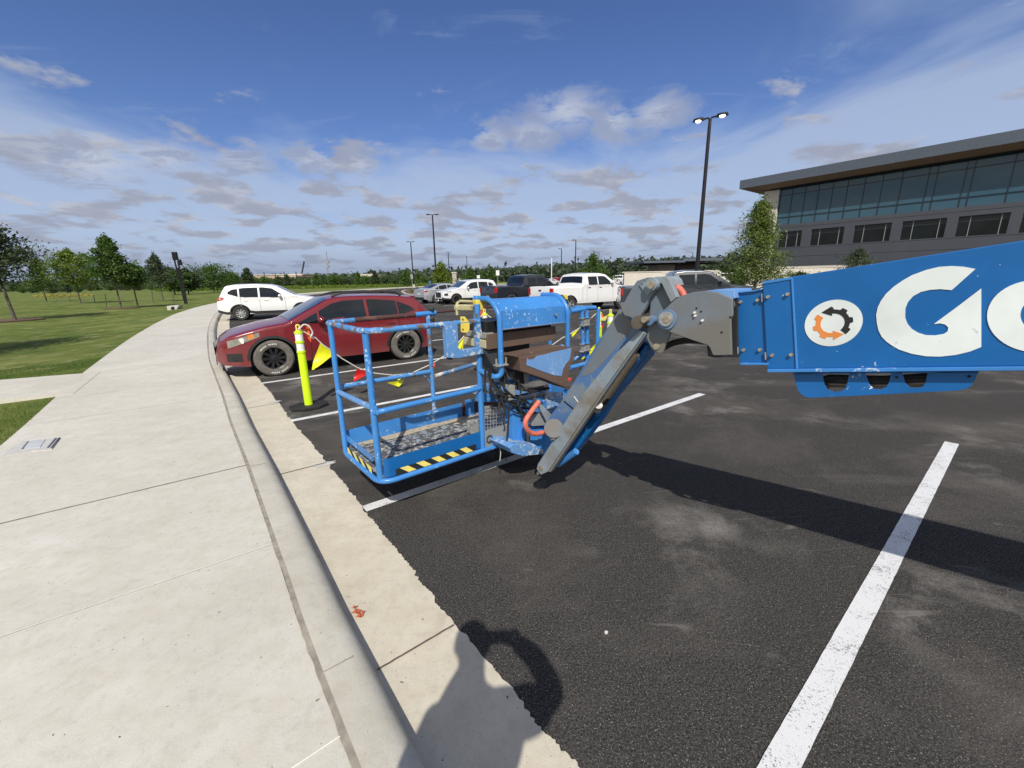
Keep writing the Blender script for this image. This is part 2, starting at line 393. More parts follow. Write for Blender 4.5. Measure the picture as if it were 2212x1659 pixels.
# ------------------------------------------------------------------ mesh helpers
def tag(o, label=None, cat=None, group=None, kind=None):
    if label: o['label'] = label
    if cat: o['category'] = cat
    if group: o['group'] = group
    if kind: o['kind'] = kind
    return o
def empty(name, loc, rz=0, label=None, cat=None, group=None):
    o = bpy.data.objects.new(name, None); C.objects.link(o); o.location = loc; o.rotation_euler = (0, 0, rz)
    o.empty_display_size = .2
    return tag(o, label, cat, group)
def org(p):
    """world origin of a parent chain of unrotated things (used for world-space parts)"""
    v = Vector((0, 0, 0))
    while p is not None: v = v+p.location; p = p.parent
    return v
class MB:
    def __init__(s): s.v = []; s.f = []
    def add(s, vs, fs):
        b = len(s.v); s.v += [Vector(v) for v in vs]; s.f += [tuple(b+i for i in f) for f in fs]; return s
    def box(s, cx, cy, cz, dx, dy, dz, rz=0, mat=None):
        vs = []
        for z in (-.5, .5):
            for x, y in ((-.5, -.5), (.5, -.5), (.5, .5), (-.5, .5)):
                X, Y = x*dx, y*dy
                vs.append(Vector((cx+X*math.cos(rz)-Y*math.sin(rz), cy+X*math.sin(rz)+Y*math.cos(rz), cz+z*dz)))
        if mat: vs = [mat(v) for v in vs]
        return s.add(vs, [(3, 2, 1, 0), (4, 5, 6, 7), (0, 1, 5, 4), (1, 2, 6, 5), (2, 3, 7, 6), (3, 0, 4, 7)])
    def prism(s, pts, d):
        """closed outline pts (3-D) swept by vector d"""
        n = len(pts); pts = [Vector(p) for p in pts]; d = Vector(d)
        return s.add(pts+[p+d for p in pts], [tuple(range(n))[::-1], tuple(range(n, 2*n))] + [(i, (i+1) % n, n+(i+1) % n, n+i) for i in range(n)])
    def poly(s, pts): return s.add(pts, [tuple(range(len(pts)))])
    def tube(s, path, r, n=8, cap=True, radii=None):
        path = [Vector(p) for p in path]; rings = []; up = None
        for i, p in enumerate(path):
            a = path[max(0, i-1)]; b = path[min(len(path)-1, i+1)]
            t = (b-a).normalized()
            if up is None:
                up = Vector((0, 0, 1)) if abs(t.z) < .9 else Vector((1, 0, 0))
            x = t.cross(up); 
            if x.length < 1e-4: x = t.cross(Vector((0, 1, 0)))
            x.normalize(); y = x.cross(t).normalized(); up = y
            rr = radii[i] if radii else r
            rings.append([p+(x*math.cos(2*math.pi*k/n)+y*math.sin(2*math.pi*k/n))*rr for k in range(n)])
        vs = [v for rg in rings for v in rg]; fs = []
        for i in range(len(rings)-1):
            for k in range(n):
                fs.append((i*n+k, i*n+(k+1) % n, (i+1)*n+(k+1) % n, (i+1)*n+k))
        if cap: fs += [tuple(range(n))[::-1], tuple(range((len(rings)-1)*n, len(rings)*n))]
        return s.add(vs, fs)
    def build(s, name, mat, parent=None, smooth=False, loc=None, world=True, bevel=0., **kw):
        me = bpy.data.meshes.new(name)
        o = bpy.data.objects.new(name, me); C.objects.link(o)
        off = Vector((0, 0, 0))
        if loc is not None: off = Vector(loc); o.location = off
        if parent is not None:
            o.parent = parent
            if world: off = org(parent)
        me.from_pydata([tuple(v-off) for v in s.v], [], s.f); me.materials.append(mat)
        bm = bmesh.new(); bm.from_mesh(me); bmesh.ops.recalc_face_normals(bm, faces=bm.faces); bm.to_mesh(me); bm.free()
        if smooth:
            for p in me.polygons: p.use_smooth = True
            try: me.set_sharp_from_angle(angle=R_(38))
            except Exception: pass
        if bevel:
            b = o.modifiers.new('edge', 'BEVEL'); b.width = bevel; b.segments = 2; b.limit_method = 'ANGLE'; b.angle_limit = R_(40)
        tag(o, **kw); return o
def fillet(pts, r, n=5):
    """round the inner corners of a polyline"""
    pts = [Vector(p) for p in pts]; o = [pts[0]]
    for i in range(1, len(pts)-1):
        a, b, c = pts[i-1], pts[i], pts[i+1]
        d1 = (a-b); d2 = (c-b); k = min(r, d1.length*.49, d2.length*.49)
        p1 = b+d1.normalized()*k; p2 = b+d2.normalized()*k
        for j in range(n+1):
            t = j/n; o.append(p1*(1-t)**2+b*2*t*(1-t)+p2*t*t)
    o.append(pts[-1]); return o
def lerp(a, b, t): return a+(b-a)*t
def interp(tab, x):
    if x <= tab[0][0]: return tab[0][1]
    for (x0, y0), (x1, y1) in zip(tab, tab[1:]):
        if x <= x1: return y0+(y1-y0)*(x-x0)/(x1-x0) if x1 > x0 else y1
    return tab[-1][1]
def copy_tree(o, parent=None):
    c = o.copy(); C.objects.link(c); c.parent = parent
    for ch in list(o.children): copy_tree(ch, c)
    return c
# ------------------------------------------------------------------ the ground
face_pts = [(7.2, -8.2), (2.6, -2.55), (-.38, 1.18), (-1.19, 2.24), (-2.26, 3.66), (-3.18, 4.85), (-4.1, 6.09), (-5.29, 7.65), (-6.9, 9.8),
            (-10.45, 14.85), (-14.3, 20.7), (-17.9, 26.6), (-22.5, 35.5), (-26.6, 46), (-28.6, 57), (-28.8, 72), (-26.5, 90), (-21, 108), (-8, 124), (25, 138), (80, 150)]
def smooth_path(pts, step=.5):
    pts = [Vector((*p, 0)) for p in pts]; o = []
    P_ = [pts[0]*2-pts[1]]+pts+[pts[-1]*2-pts[-2]]
    for i in range(1, len(P_)-2):
        a, b, c, d = P_[i-1:i+3]; n = max(1, int((c-b).length/step))
        for j in range(n):
            t = j/n
            o.append(.5*((2*b)+(c-a)*t+(2*a-5*b+4*c-d)*t*t+(3*b-a-3*c+d)*t**3))
    o.append(pts[-1]); return o
FACE = smooth_path(face_pts, .6)
def normals(path):
    o = []
    for i in range(len(path)):
        a = path[max(0, i-1)]; b = path[min(len(path)-1, i+1)]; t = (b-a).normalized(); o.append(Vector((-t.y, t.x, 0)))   # left of travel
    return o
FN = normals(FACE)
def strip(profile, name, mat, path=FACE, fn=None, i0=0, i1=None, jit=None, **kw):
    """sweep a cross-section [(offset to the lawn side, z)...] along the kerb path"""
    fn = fn or FN; mb = MB(); n = len(profile); vs = []; i1 = i1 or len(path)
    for i in range(i0, i1):
        for j, (d, z) in enumerate(profile):
            dd = d+(jit(i) if jit and j == 0 else 0)
            vs.append(path[i]+fn[i]*dd+Vector((0, 0, z)))
    fs = [(i*n+j, i*n+j+1, (i+1)*n+j+1, (i+1)*n+j) for i in range(i1-i0-1) for j in range(n-1)]
    mb.add(vs, fs); return mb.build(name, mat, kind='structure', **kw)
mb = MB(); mb.poly([(-2500, -300, -.06), (2500, -300, -.06), (2500, 4000, -.06), (-2500, 4000, -.06)])
mb.build('ground', M['grass'], kind='structure')
# car park asphalt: from under the gutter out to the right
edge = [p+n*-.30 for p, n in zip(FACE, FN)]
mb = MB(); vs = []; 
far = [Vector((p.x*.0+150+ (p.x+30)*.6, p.y, 0)) for p in edge]
for p, q in zip(edge, far): vs += [p, lerp(p, q, .02), lerp(p, q, .2), q]
mb.add(vs, [(i*4+j, i*4+j+1, (i+1)*4+j+1, (i+1)*4+j) for i in range(len(edge)-1) for j in range(3)])
mb.build('asphalt', M['asphalt'], kind='structure')
# fine path for the gutter with a ragged asphalt edge
FINE = smooth_path(face_pts[1:10], .014); FFN = normals(FINE)
random.seed(3)
jj = [0.]
for i in range(len(FINE)): jj.append(jj[-1]*.5+random.uniform(-.0075, .0075))
strip([(-.445, .004), (-.40, .006), (-.02, .012), (.0, .012)], 'gutter', M['gutter'], FINE, FFN, jit=lambda i: jj[i] + .016*noise.noise(Vector((i*.045, 0, 0))) + .010*noise.noise(Vector((i*.16, 7, 0))))
i_far = min(range(len(FACE)), key=lambda i: (FACE[i]-FINE[-1]).length)
strip([(-.445, .004), (-.40, .006), (.0, .012)], 'gutter', M['gutter'], i0=i_far)
strip([(.0, .010), (.006, .060), (.013, .092), (.026, .119), (.044, .138), (.070, .150), (.105, .157), (.20, .160)], 'kerb', M['kerb'], smooth=True)
strip([(.225, .150), (.185, .150)], 'kerb_joint', M['joint'])
strip([(.222, .1600), (.197, .1605)], 'kerb_joint', M['joint'], FINE, FFN, jit=lambda i: .012*noise.noise(Vector((i*.05, 3, 0)))+.006*noise.noise(Vector((i*.23, 5, 0))))
strip([(.222, .155), (1.2, .157), (2.20, .155), (2.202, .05)], 'pavement', M['walk'])
# joints across the pavement, kerb and gutter
def cross_strip(s0, d0, d1, z, wd, mat, name, ang=0.):
    """s0 = distance along W of the crossing"""
    i = min(range(len(FINE)), key=lambda k: abs(FINE[k].dot(W)-s0)); p = FINE[i]; n = FFN[i]; t = Vector((n.y, -n.x, 0))
    a = p+n*d0; b = p+n*d1; mb = MB()
    k = 14; vs = []
    for q in range(k+1):
        c = lerp(a, b, q/k)+t*ang*q/k+t*random.uniform(-.002, .002)
        vs += [c-t*wd/2+Vector((0, 0, z)), c+t*wd/2+Vector((0, 0, z))]
    mb.add(vs, [(2*q, 2*q+1, 2*q+3, 2*q+2) for q in range(k)]); mb.build(name, mat, kind='structure')
for s0, mt, wd in ((1.31, 'joint_white', .008), (2.77, 'joint_white', .008), (4.26, 'joint', .018), (7.3, 'joint', .010), (8.8, 'joint', .008), (10.3, 'joint', .008), (13.3, 'joint', .012), (17.8, 'joint', .012), (22.3, 'joint', .012)):
    cross_strip(s0, .222, 2.19, .162, wd*.6, M[mt], 'pavement_joint')
for s0 in (1.62, 4.20, 6.9, 9.9, 13.3, 17.8):
    cross_strip(s0, -.43, -.02, .017, .010, M['joint_dark'], 'gutter_joint')
    cross_strip(s0, .075, .20, .161, .006, M['joint'], 'kerb_joint')
# spilt grout blobs where bay lines meet the gutter
random.seed(11)
for (px, py, r) in ((700, 1003, .11), (593, 868, .10)):
    c = G(px, py, .010); mb = MB(); pts = []
    for k in range(40):
        a = k/40*2*math.pi; rr = r*(1+.35*noise.noise(Vector((math.cos(a)*2, math.sin(a)*2, px))) + random.uniform(-.12, .12))
        pts.append(c+U*math.cos(a)*rr*.9+W*math.sin(a)*rr*.45)
    mb.poly(pts); mb.build('grout_stain', M['splash'], kind='structure')
# bay lines
def line(p, q, wd, z=.0045, name='bay_marking'):
    p, q = Vector(p), Vector(q); t = (q-p).normalized(); n = Vector((-t.y, t.x, 0))*wd/2; mb = MB()
    k = max(2, int((q-p).length/.05)); vs = []
    for i in range(k+1):
        c = lerp(p, q, i/k); j = random.uniform(-.0025, .0025)
        vs += [c-n*(1+j*8)+Vector((0, 0, z)), c+n*(1+random.uniform(-.02, .02))+Vector((0, 0, z))]
    mb.add(vs, [(2*i, 2*i+1, 2*i+3, 2*i+2) for i in range(k)]); return mb.build(name, M['line'], kind='structure')
line(G(1683, 1659)-(G(2056, 957)-G(1683, 1659)).normalized()*1.0, G(2056, 957), .105)
line(G(787, 1100), G(1517, 851), .105)
line(G(626, 910), UW(6.0, 5.72), .10)
line(G(560, 829), UW(6.0, 8.42), .10)
for k in range(4, 9):
    u0 = interp([(8, .9), (14, 1.2), (20, 1.9), (30, 4)], .34+2.72*k)+.1
    line(UW(u0, .34+2.72*k), UW(u0+5.1, .34+2.72*k), .10)
for k in range(-6, 14):
    line(UW(14.3, 1.3+2.74*k), UW(19.8, 1.3+2.74*k), .10); line(UW(19.8, 1.3+2.74*k), UW(25.2, 1.3+2.74*k), .10)
line(UW(19.8, -16), UW(19.8, 38), .10, .009)
for k in range(-2, 18):
    line(UW(33, 2.74*k), UW(38, 2.74*k), .10)
# lawn with a shallow swale
def lawn_h(d, s, p):
    base = interp([(0, .135), (.6, .10), (2.5, -.02), (6, -.14), (12, -.02), (22, .0), (40, -.04), (70, -.055)], d)
    return base + (.05*noise.noise(Vector((p.x*.18, p.y*.18, 0)))+.02*noise.noise(p*.7))*min(1, d/1.5)*max(0., 1-d/68)
vs = []; ds = [0, .15, .4, .8, 1.3, 2, 2.8, 3.8, 5, 6.5, 8.5, 11, 14, 18, 23, 30, 40, 55, 70]
idx = [i for i in range(0, len(FACE)) if FACE[i].y < 100]
LAWN = {}
for i in idx:
    for d in ds:
        p = FACE[i]+FN[i]*(2.203+d); p.z = lawn_h(d, i, p); vs.append(p)
n = len(ds); mb = MB().add(vs, [(i*n+j, i*n+j+1, (i+1)*n+j+1, (i+1)*n+j) for i in range(len(idx)-1) for j in range(n-1)])
mb.build('lawn', M['grass'], kind='structure', smooth=True)
# concrete branch path over the lawn
q = [G(207, 804, .16), G(151, 851, .16)]
o_ = [G(0, 820.5, .16), G(0, 863, .16)]
a2 = q[0]+(o_[0]-q[0])*6; b2 = q[1]+(o_[1]-q[1])*6
mb = MB().prism([q[0]+(q[0]-o_[0])*.05, q[1]+(q[1]-o_[1])*.05, b2, a2], (0, 0, -.45)); mb.build('path', M['walk'], kind='structure')
# blades of grass where the lawn meets the pavement
random.seed(5); mb = MB(); vs = []; fs = []
def lawn_z(p, d): return lawn_h(d, 0, Vector((p.x, p.y, 0)))
side_n = (q[1]-q[0]).normalized()
for k in range(90000):
    i = random.choice(range(len(FINE))); 
    if FINE[i].y < 1 or FINE[i].y > 11: continue
    d = abs(random.gauss(0, 1))*2.4-.025
    p = FINE[i]+FFN[i]*(2.203+d)
    if p.x > -3.4 and p.y < 3: continue
    rel = p-q[0]; 
    tt = rel.dot(side_n)
    if -.0 < tt < (q[1]-q[0]).length+.0: continue
    z = lawn_z(p, max(0, d)); h = random.uniform(.02, .05); a = random.uniform(0, 6.3); l = random.uniform(0, .025); b = random.uniform(0, 6.3)
    wv = Vector((math.cos(a), math.sin(a), 0))*.0035; top = Vector((math.cos(b)*l, math.sin(b)*l, h))
    nb = len(vs); c = Vector((p.x, p.y, z-.005)); vs += [c-wv, c+wv, c+top]; fs.append((nb, nb+1, nb+2))
mb.v = vs; mb.f = fs; mb.build('grass', M['blade'], kind='stuff', label='short mown green grass along the edge of the pavement', cat='grass')
# steel box lid let into the pavement
r = empty('utility_cover', tuple(G(80, 958, .155)), 0, 'grey utility box cover set in a pale patch at the pavement edge', 'utility cover')
qd = [G(15, 982, .158), G(2, 958, .158), G(118, 941, .158), G(137, 946, .158), G(110, 968, .158)]
mb = MB(); mb.prism([G(5, 985, .164), G(25, 967, .164), G(50, 953, .164), G(130, 944, .164), G(112, 970, .164), G(60, 975, .164)], (0, 0, -.02)); mb.build('collar', M['splash'], r)
mb = MB(); mb.prism([G(50, 968, .169), G(63, 953, .169), G(98, 949, .169), G(86, 966, .169)], (0, 0, -.02)); mb.build('lid', plain('blue_grey_lid', (.46, .48, .49), .8), r, bevel=.002)
for a, b in (((103, 966), (120, 946)), ((110, 967), (127, 945)), ((48, 969), (61, 953))):
    mb = MB(); A, B = G(*a, .171), G(*b, .171); t = (B-A).normalized(); nn = Vector((-t.y, t.x, 0))*.006
    mb.prism([A-nn, A+nn, B+nn, B-nn], (0, 0, -.015)); mb.build('slot', plain('dull_slot', (.13, .13, .15), .8), r)
# fallen leaves in the gutter
random.seed(2)
for k, (px, py, s) in enumerate(((772, 1322, .035), (778, 1331, .03), (766, 1314, .02), (784, 1324, .018))):
    c = G(px, py, .018); mb = MB(); pts = []
    for j in range(9):
        a = j/9*6.283; rr = s*(1 if j % 2 else .45)*random.uniform(.8, 1.2); pts.append(c+Vector((math.cos(a)*rr, math.sin(a)*rr*.7, random.uniform(0, .012))))
    ctr = len(pts); mb.add(pts+[c+Vector((0, 0, .006))], [(j, (j+1) % 9, 9) for j in range(9)])
    mb.build('fallen_leaf', plain('dry_orange_leaf', (.42, .10, .04), .7), label=('largest dry orange leaf scrap in the gutter', 'dry orange leaf scrap just below the largest one', 'small dry leaf scrap, topmost of the gutter cluster', 'tiny dry leaf scrap, rightmost of the gutter cluster')[k], cat='leaf', group='dry orange leaf scraps in the gutter')
# loose pale stones on the asphalt
def stone(px, py, s):
    c = G(px, py, .0); mb = MB(); bm = bmesh.new(); bmesh.ops.create_icosphere(bm, subdivisions=1, radius=s)
    mb.add([v.co*random.uniform(.7, 1.1)+c+Vector((0, 0, s*.5)) for v in bm.verts], [tuple(v.index for v in f.verts) for f in bm.faces]); bm.free()
    return mb
stone(1309, 1368, .012).build('pebble', M['splash'], label='small white pebble alone on the asphalt right of the head of the shadow', cat='pebble')
# ------------------------------------------------------------------ boom lift
lift = empty('boom_lift', (5.3, -2.1, 0), 0, 'blue self-propelled boom lift with a paint-splashed work basket hanging low over the parking bays', 'boom lift')
PU = Vector((.772, .636, 0)).normalized(); PV = Vector((-PU.y, PU.x, 0)); PO = Vector((-.966, 2.797, 0))
Pf = lambda u, v, z: PO+PU*u+PV*v+Vector((0, 0, z))
pv = lambda xy, v: onpl(xy[0], xy[1], PV, PO+PV*v)              # seen point brought onto the basket plane v
BN = Vector((1, 1, 0)).normalized(); BP = BN*(3.3/math.sqrt(2))
bo = lambda xy, off=0.: onpl(xy[0], xy[1], BN, BP+BN*off)       # ... onto the boom's side plane, off metres away from us
plat = empty('work_basket', (0, 0, 0)); plat.parent = lift; plat.location = Vector((-.5, 3.1, .34))-lift.location
TR = .021
def ptube(name, pts, mat, r=TR, parent=plat, n=10, fl=0, seg=5):
    pts = [Vector(p) for p in pts]
    if fl: pts = fillet(pts, fl, seg)
    return MB().tube(pts, r, n).build(name, mat, parent, smooth=True)
# bottom frame, rounded rectangle
L_, D_ = 2.44, .76
def loop(z, r=.13, v0=-.035, v1=D_+.02, u0=-.02, u1=L_):
    pts = [Pf(u1, .35, z), Pf(u1, v0, z), Pf(u0, v0, z), Pf(u0, v1, z), Pf(u1, v1, z), Pf(u1, .35, z)]
    return fillet(pts, r, 7)
ptube('bottom_rail', loop(.335), M['blue'])
# top rails
zt = 1.435
ptube('top_rail', [Pf(-.01, .78, zt), Pf(-.02, -.03, zt), Pf(.63, -.03, zt)], M['blue_dirty'], fl=.13)
ptube('top_rail', [Pf(-.02, .74, zt+.008), Pf(.20, .78, zt+.01)], M['blue_dirty'])
ptube('top_rail', [Pf(.18, .78, zt+.01), Pf(.78, .78, zt+.015)], M['rust'])
ptube('top_rail', [Pf(.76, .78, zt+.015), Pf(.97, .78, zt+.02)], M['blue'], r=.024)
ptube('top_rail', [Pf(.93, .78, zt+.025), Pf(1.5, .80, zt+.035), Pf(2.2, .8, zt+.035)], M['rust'], r=.012)
ptube('top_rail', [Pf(.66, -.03, zt), Pf(.90, -.03, zt)], M['blue_dirty'])
# posts
ptube('post', [Pf(.0, .02, .34), Pf(.0, .02, zt-.02)], M['blue'], r=.023)
ptube('post', [Pf(-.02, .70, .34), Pf(-.02, .70, zt-.01)], M['blue'])
ptube('post', [Pf(.89, .78, .36), Pf(.89, .78, zt+.01)], M['blue_dirty'])
ptube('post', [Pf(.895, -.02, .335), Pf(.895, -.02, zt+.13)], M['blue'], r=.024)
ptube('post', [Pf(1.72, .78, .36), Pf(1.72, .78, zt)], M['blue'])
ptube('post', [Pf(L_, .02, .34), Pf(L_, .02, zt)], M['blue']); ptube('post', [Pf(L_, .72, .34), Pf(L_, .72, zt)], M['blue'])
# mid rails
ptube('mid_rail', [Pf(-.02, .70, .88), Pf(-.0, .02, .89)], M['blue_splash'])
ptube('mid_rail', [Pf(-.0, .02, .86), Pf(.03, -.05, .88), Pf(.895, -.03, .885)], M['blue'], fl=.06)
ptube('mid_rail', [Pf(.03, .78, .90), Pf(.87, .78, .90)], M['blue_dirty'])
ptube('mid_rail', [pv(c1(790, 687), .78), pv(c1(930, 645), .78), pv(c1(1068, 603), .78)], M['chalky'], r=.02)
ptube('gusset', [pv(c1(718, 683), .78), pv(c1(745, 700), .78), pv(c1(757, 735), .78)], M['blue_dirty'], r=.008, fl=.03)
ptube('gusset', [pv(c1(405, 880), -.03), pv(c1(420, 935), -.03)], M['blue'], r=.012)
# right-hand end: top rail, mid rail and the twin hinged gate posts
ptube('top_rail', [pv(c1(1668, 266), .0), pv(c1(1760, 250), .0)], M['blue'], r=.024)
ptube('top_rail', [pv(c1(1690, 246), .12), pv(c1(1828, 243), .12)], M['blue'], r=.024)
for a, b in (((1742, 262), (1752, 560)), ((1774, 260), (1781, 590))):
    ptube('gate_post', [pv(c1(*a), .0), pv(c1(*b), .0)], M['blue'], r=.020)
ptube('mid_rail', [pv(c1(1665, 632), .0), pv(c1(1770, 605), .0), pv(c1(1781, 585), .0)], M['blue'], r=.022, fl=.03)
ptube('mid_rail', [pv(c1(1690, 577), .1), pv(c1(1735, 560), .1), pv(c1(1750, 545), .1)], M['blue_dirty'], r=.020, fl=.03)
for y in (335, 500):
    mb = MB(); c = pv(c1(1765, y), -.02)
    mb.box(0, 0, 0, .085, .05, .075, mat=lambda v: c+PU*v.x+PV*v.y+Vector((0, 0, v.z))); mb.build('hinge_clamp', M['silver_clamp'], plat, bevel=.006)
    for dz in (-.036, .036):
        mb = MB(); mb.box(0, 0, dz, .11, .06, .010, mat=lambda v: c+PU*v.x+PV*v.y+Vector((0, 0, v.z))); mb.build('hinge_band', M['chrome'], plat)
# toe boards
def tboard(pts, z0, z1, mat, name='toe_board', th=.004):
    mb = MB(); n = len(pts); vs = []
    for p in pts: vs += [p+Vector((0, 0, z0)), p+Vector((0, 0, z1))]
    mb.add(vs, [(2*i, 2*i+1, 2*i+3, 2*i+2) for i in range(n-1)])
    o = mb.build(name, mat, plat); s_ = o.modifiers.new('t', 'SOLIDIFY'); s_.thickness = th; s_.offset = 0; return o
near = fillet([Pf(.01, .10, 0), Pf(.01, -.025, 0), Pf(.88, -.025, 0)], .11, 7)
tboard([p for p in near if (p-PO).dot(PU) > .018], .362, .508, M['blue_clean'])
tboard([Pf(.88, -.02, 0), Pf(L_, -.02, 0)], .362, .50, M['blue'])
tboard([Pf(-.0, .75, 0), Pf(1.2, .76, 0)], .37, .52, M['blue'])
tboard([Pf(1.2, .76, 0), Pf(L_, .76, 0)], .37, .50, M['rust'])
tboard([Pf(-.005, .12, 0), Pf(-.005, .68, 0)], .452, .505, M['blue'])
tboard([Pf(L_, .0, 0), Pf(L_, .75, 0)], .37, .50, M['blue'])
# dark step boards seen inside on the far side
for u0, wd, mt in ((1.28, .10, 'blue'), (1.55, .22, 'rust')):
    mb = MB(); mb.box(0, 0, 0, wd, .02, .17, mat=lambda v: Pf(u0, .735, .46)+PU*v.x+PV*v.y+Vector((0, 0, v.z))); mb.build('stiffener', M[mt], plat)
# hazard tape
def tape(p0, p1, z0, z1, n, off, name='hazard_tape', lean=.5, first=0):
    d = (p1-p0)/n; nn = off
    for k in range(n):
        a = p0+d*k+nn; b = p0+d*(k+1)+nn; sl = d*lean
        mb = MB(); za, zb = Vector((0, 0, z0)), Vector((0, 0, z1))
        o1 = a+sl*(0 if k == 0 else 1); o2 = b+sl*(0 if k == n-1 else 1)
        mb.prism([o1+za, o2+za, b-sl*(0 if k == n-1 else 1)+zb, a-sl*(0 if k == 0 else 1)+zb], nn.normalized()*.001)
        mb.build('tape_stripe', M['tape_yellow'] if (k+first) % 2 else M['tape_black'], hz_)
hz_ = empty('hazard_tape', (0, 0, 0)); hz_.parent = lift
tape(Pf(.10, -.030, 0), Pf(.82, -.030, 0), .360, .412, 11, -PV*.004)
tape(Pf(-.012, .66, 0), Pf(-.012, .14, 0), .352, .405, 7, -PU*.004, first=1)
# expanded metal floor
random.seed(4); mb = MB(); zf = .37
nu, nv = 60, 22
for i in range(-nv, nu):
    for s in (1, -1):
        u0 = i*L_/nu; 
        a = (u0, 0) if s > 0 else (u0, D_); b = (u0+nv*L_/nu, D_) if s > 0 else (u0+nv*L_/nu, 0)
        t0 = max(0, -a[0]/(b[0]-a[0])); t1 = min(1, (L_-a[0])/(b[0]-a[0]))
        if t1 <= t0: continue
        A = Pf(a[0]+(b[0]-a[0])*t0, a[1]+(b[1]-a[1])*t0, zf+.002*s); B = Pf(a[0]+(b[0]-a[0])*t1, a[1]+(b[1]-a[1])*t1, zf+.002*s)
        t = (B-A).normalized(); nn = Vector((-t.y, t.x, 0))*random.uniform(.0095, .0125)
        mb.prism([A-nn, A+nn, B+nn, B-nn], (0, 0, .004))
M['floor'] = worn('spattered_floor_mesh', (.27, .31, .35), (.52, .48, .40), (.10, .10, .10), 12, .9, .8, .54, us=22)
M['dirt'] = plain('dried_mortar', (.42, .36, .26), .95, 0, .3, 30)
mb.build('floor_mesh', M['floor'], plat)
for v in (.01, .25, .5, .745):
    mb = MB(); mb.box(0, 0, 0, L_-.02, .03, .03, mat=lambda q: Pf(L_/2, v, .352)+PU*q.x+PV*q.y+Vector((0, 0, q.z))); mb.build('floor_beam', M['blue_dirty'], plat)
# dried mortar crusts lying on the floor
random.seed(9)
for (u0, v0, ru, rv, a) in ((.18, .06, .34, .055, .0), (.62, .70, .62, .05, 0), (1.2, .08, .5, .04, 0), (1.5, .62, .5, .09, 0)):
    mb = MB(); pts = []
    for k in range(46):
        th = k/46*6.283; rr = 1+.4*noise.noise(Vector((math.cos(th)*2+u0*9, math.sin(th)*2, v0*9)))+random.uniform(-.08, .08)
        u_ = max(.02, min(L_-.03, u0+ru*math.cos(th)*rr)); v_ = max(-.005, min(.745, v0+rv*math.sin(th)*rr))
        pts.append(Pf(u_, v_, .380))
    mb.prism(pts, (0, 0, .004)); mb.build('mortar_crust', M['dirt'], plat)
# square-tube bracket and the yellow latches
def pplate(pts, v, th, mat, name, parent=plat, bevel=0.): 
    mb = MB(); mb.prism([pv(p, v) for p in pts], PV*th); return mb.build(name, mat, parent, bevel=bevel)
pplate([c1(857, 338), c1(938, 334), c1(945, 520), c1(1062, 503), c1(1118, 510), c1(1110, 540), c1(945, 570), c1(872, 568)], -.07, .05, M['blue_splash'], 'square_tube_bracket', bevel=.003)
pplate([c1(878, 568), c1(905, 568), c1(905, 580), c1(878, 580)], -.06, .03, M['black'], 'end_cap')
pplate([c1(1060, 285), c1(1078, 280), c1(1095, 400), c1(1100, 520), c1(1068, 530), c1(1060, 400)], -.045, .04, M['blue_dirty'], 'bracket_upright')
pplate([c1(958, 300), c1(985, 300), c1(1015, 340), c1(1015, 385), c1(1000, 405), c1(965, 403), c1(960, 395)], -.05, .006, M['yellow'], 'latch_plate', bevel=.001)
for y in (318, 383):
    c = pv(c1(971, y), -.052); mb = MB(); mb.tube([c, c-PV*.004], .006, 8); mb.build('latch_hole', M['seam'], plat)
ptube('latch_arm', [pv(c1(935, 290), .1), pv(c1(930, 225), .1), pv(c1(945, 200), .1), pv(c1(1065, 205), .1)], M['yellow_dirty'], r=.011, fl=.03)
pplate([c1(940, 222), c1(1045, 224), c1(1060, 240), c1(1040, 265), c1(935, 262), c1(932, 240)], .08, .05, M['yellow_dirty'], 'latch_pad', bevel=.01)
pplate([c1(1055, 192), c1(1140, 192), c1(1135, 225), c1(1110, 230), c1(1102, 262), c1(1085, 262), c1(1062, 232)], .0, .05, M['yellow'], 'latch_saddle', bevel=.006)
ptube('console_rail', [pv(c1(1135, 208), .02), pv(c1(1165, 205), .02)], M['blue_dirty'], r=.022)
pplate([c1(1618, 158), c1(1650, 162), c1(1652, 190), c1(1640, 186)], .05, .05, M['yellow'], 'latch_saddle')
# console: hood sheet with its two guard hoops
hood = empty('console', (0, 0, 0)); hood.parent = lift
HP = [(.10, 1.595), (-.06, 1.600), (-.11, 1.593), (-.16, 1.555), (-.205, 1.515), (-.213, 1.375)]
mb = MB(); vs = []
for (v, z) in HP: vs += [Pf(.965, v, z), Pf(1.70, v, z)]
mb.add(vs, [(2*i, 2*i+1, 2*i+3, 2*i+2) for i in range(len(HP)-1)]); o = mb.build('hood', M['blue'], hood)
s_ = o.modifiers.new('t', 'SOLIDIFY'); s_.thickness = .006
mb = MB(); mb.tube([Pf(.965, -.214, 1.372), Pf(1.70, -.214, 1.372)], .005, 6); mb.build('hood_edge', M['chrome'], hood)
c = Pf(1.57, -.219, 1.45); mb = MB(); mb.tube([c, c-PV*.016], .011, 8); mb.build('knob', M['bolt'], hood)
for u0 in (.955, 1.715):
    path = [Pf(u0, .10, 1.605), Pf(u0, -.08, 1.605), Pf(u0, -.15, 1.575), Pf(u0, -.225, 1.49), Pf(u0, -.228, 1.14)]
    if u0 < 1: path = path[:-1]+[Pf(u0, -.23, 1.02), Pf(u0-.04, -.20, 1.0), Pf(.895, -.03, 1.03)]
    ptube('guard_hoop', path, M['blue'], r=.0225, fl=.07, parent=hood)
mb = MB(); cc = Pf(.955, -.229, 1.10); mb.box(0, 0, 0, .10, .07, .012, mat=lambda v: cc+PU*v.x+PV*v.y+Vector((0, 0, v.z))); mb.build('hoop_clamp', M['silver_clamp'], hood, bevel=.003)
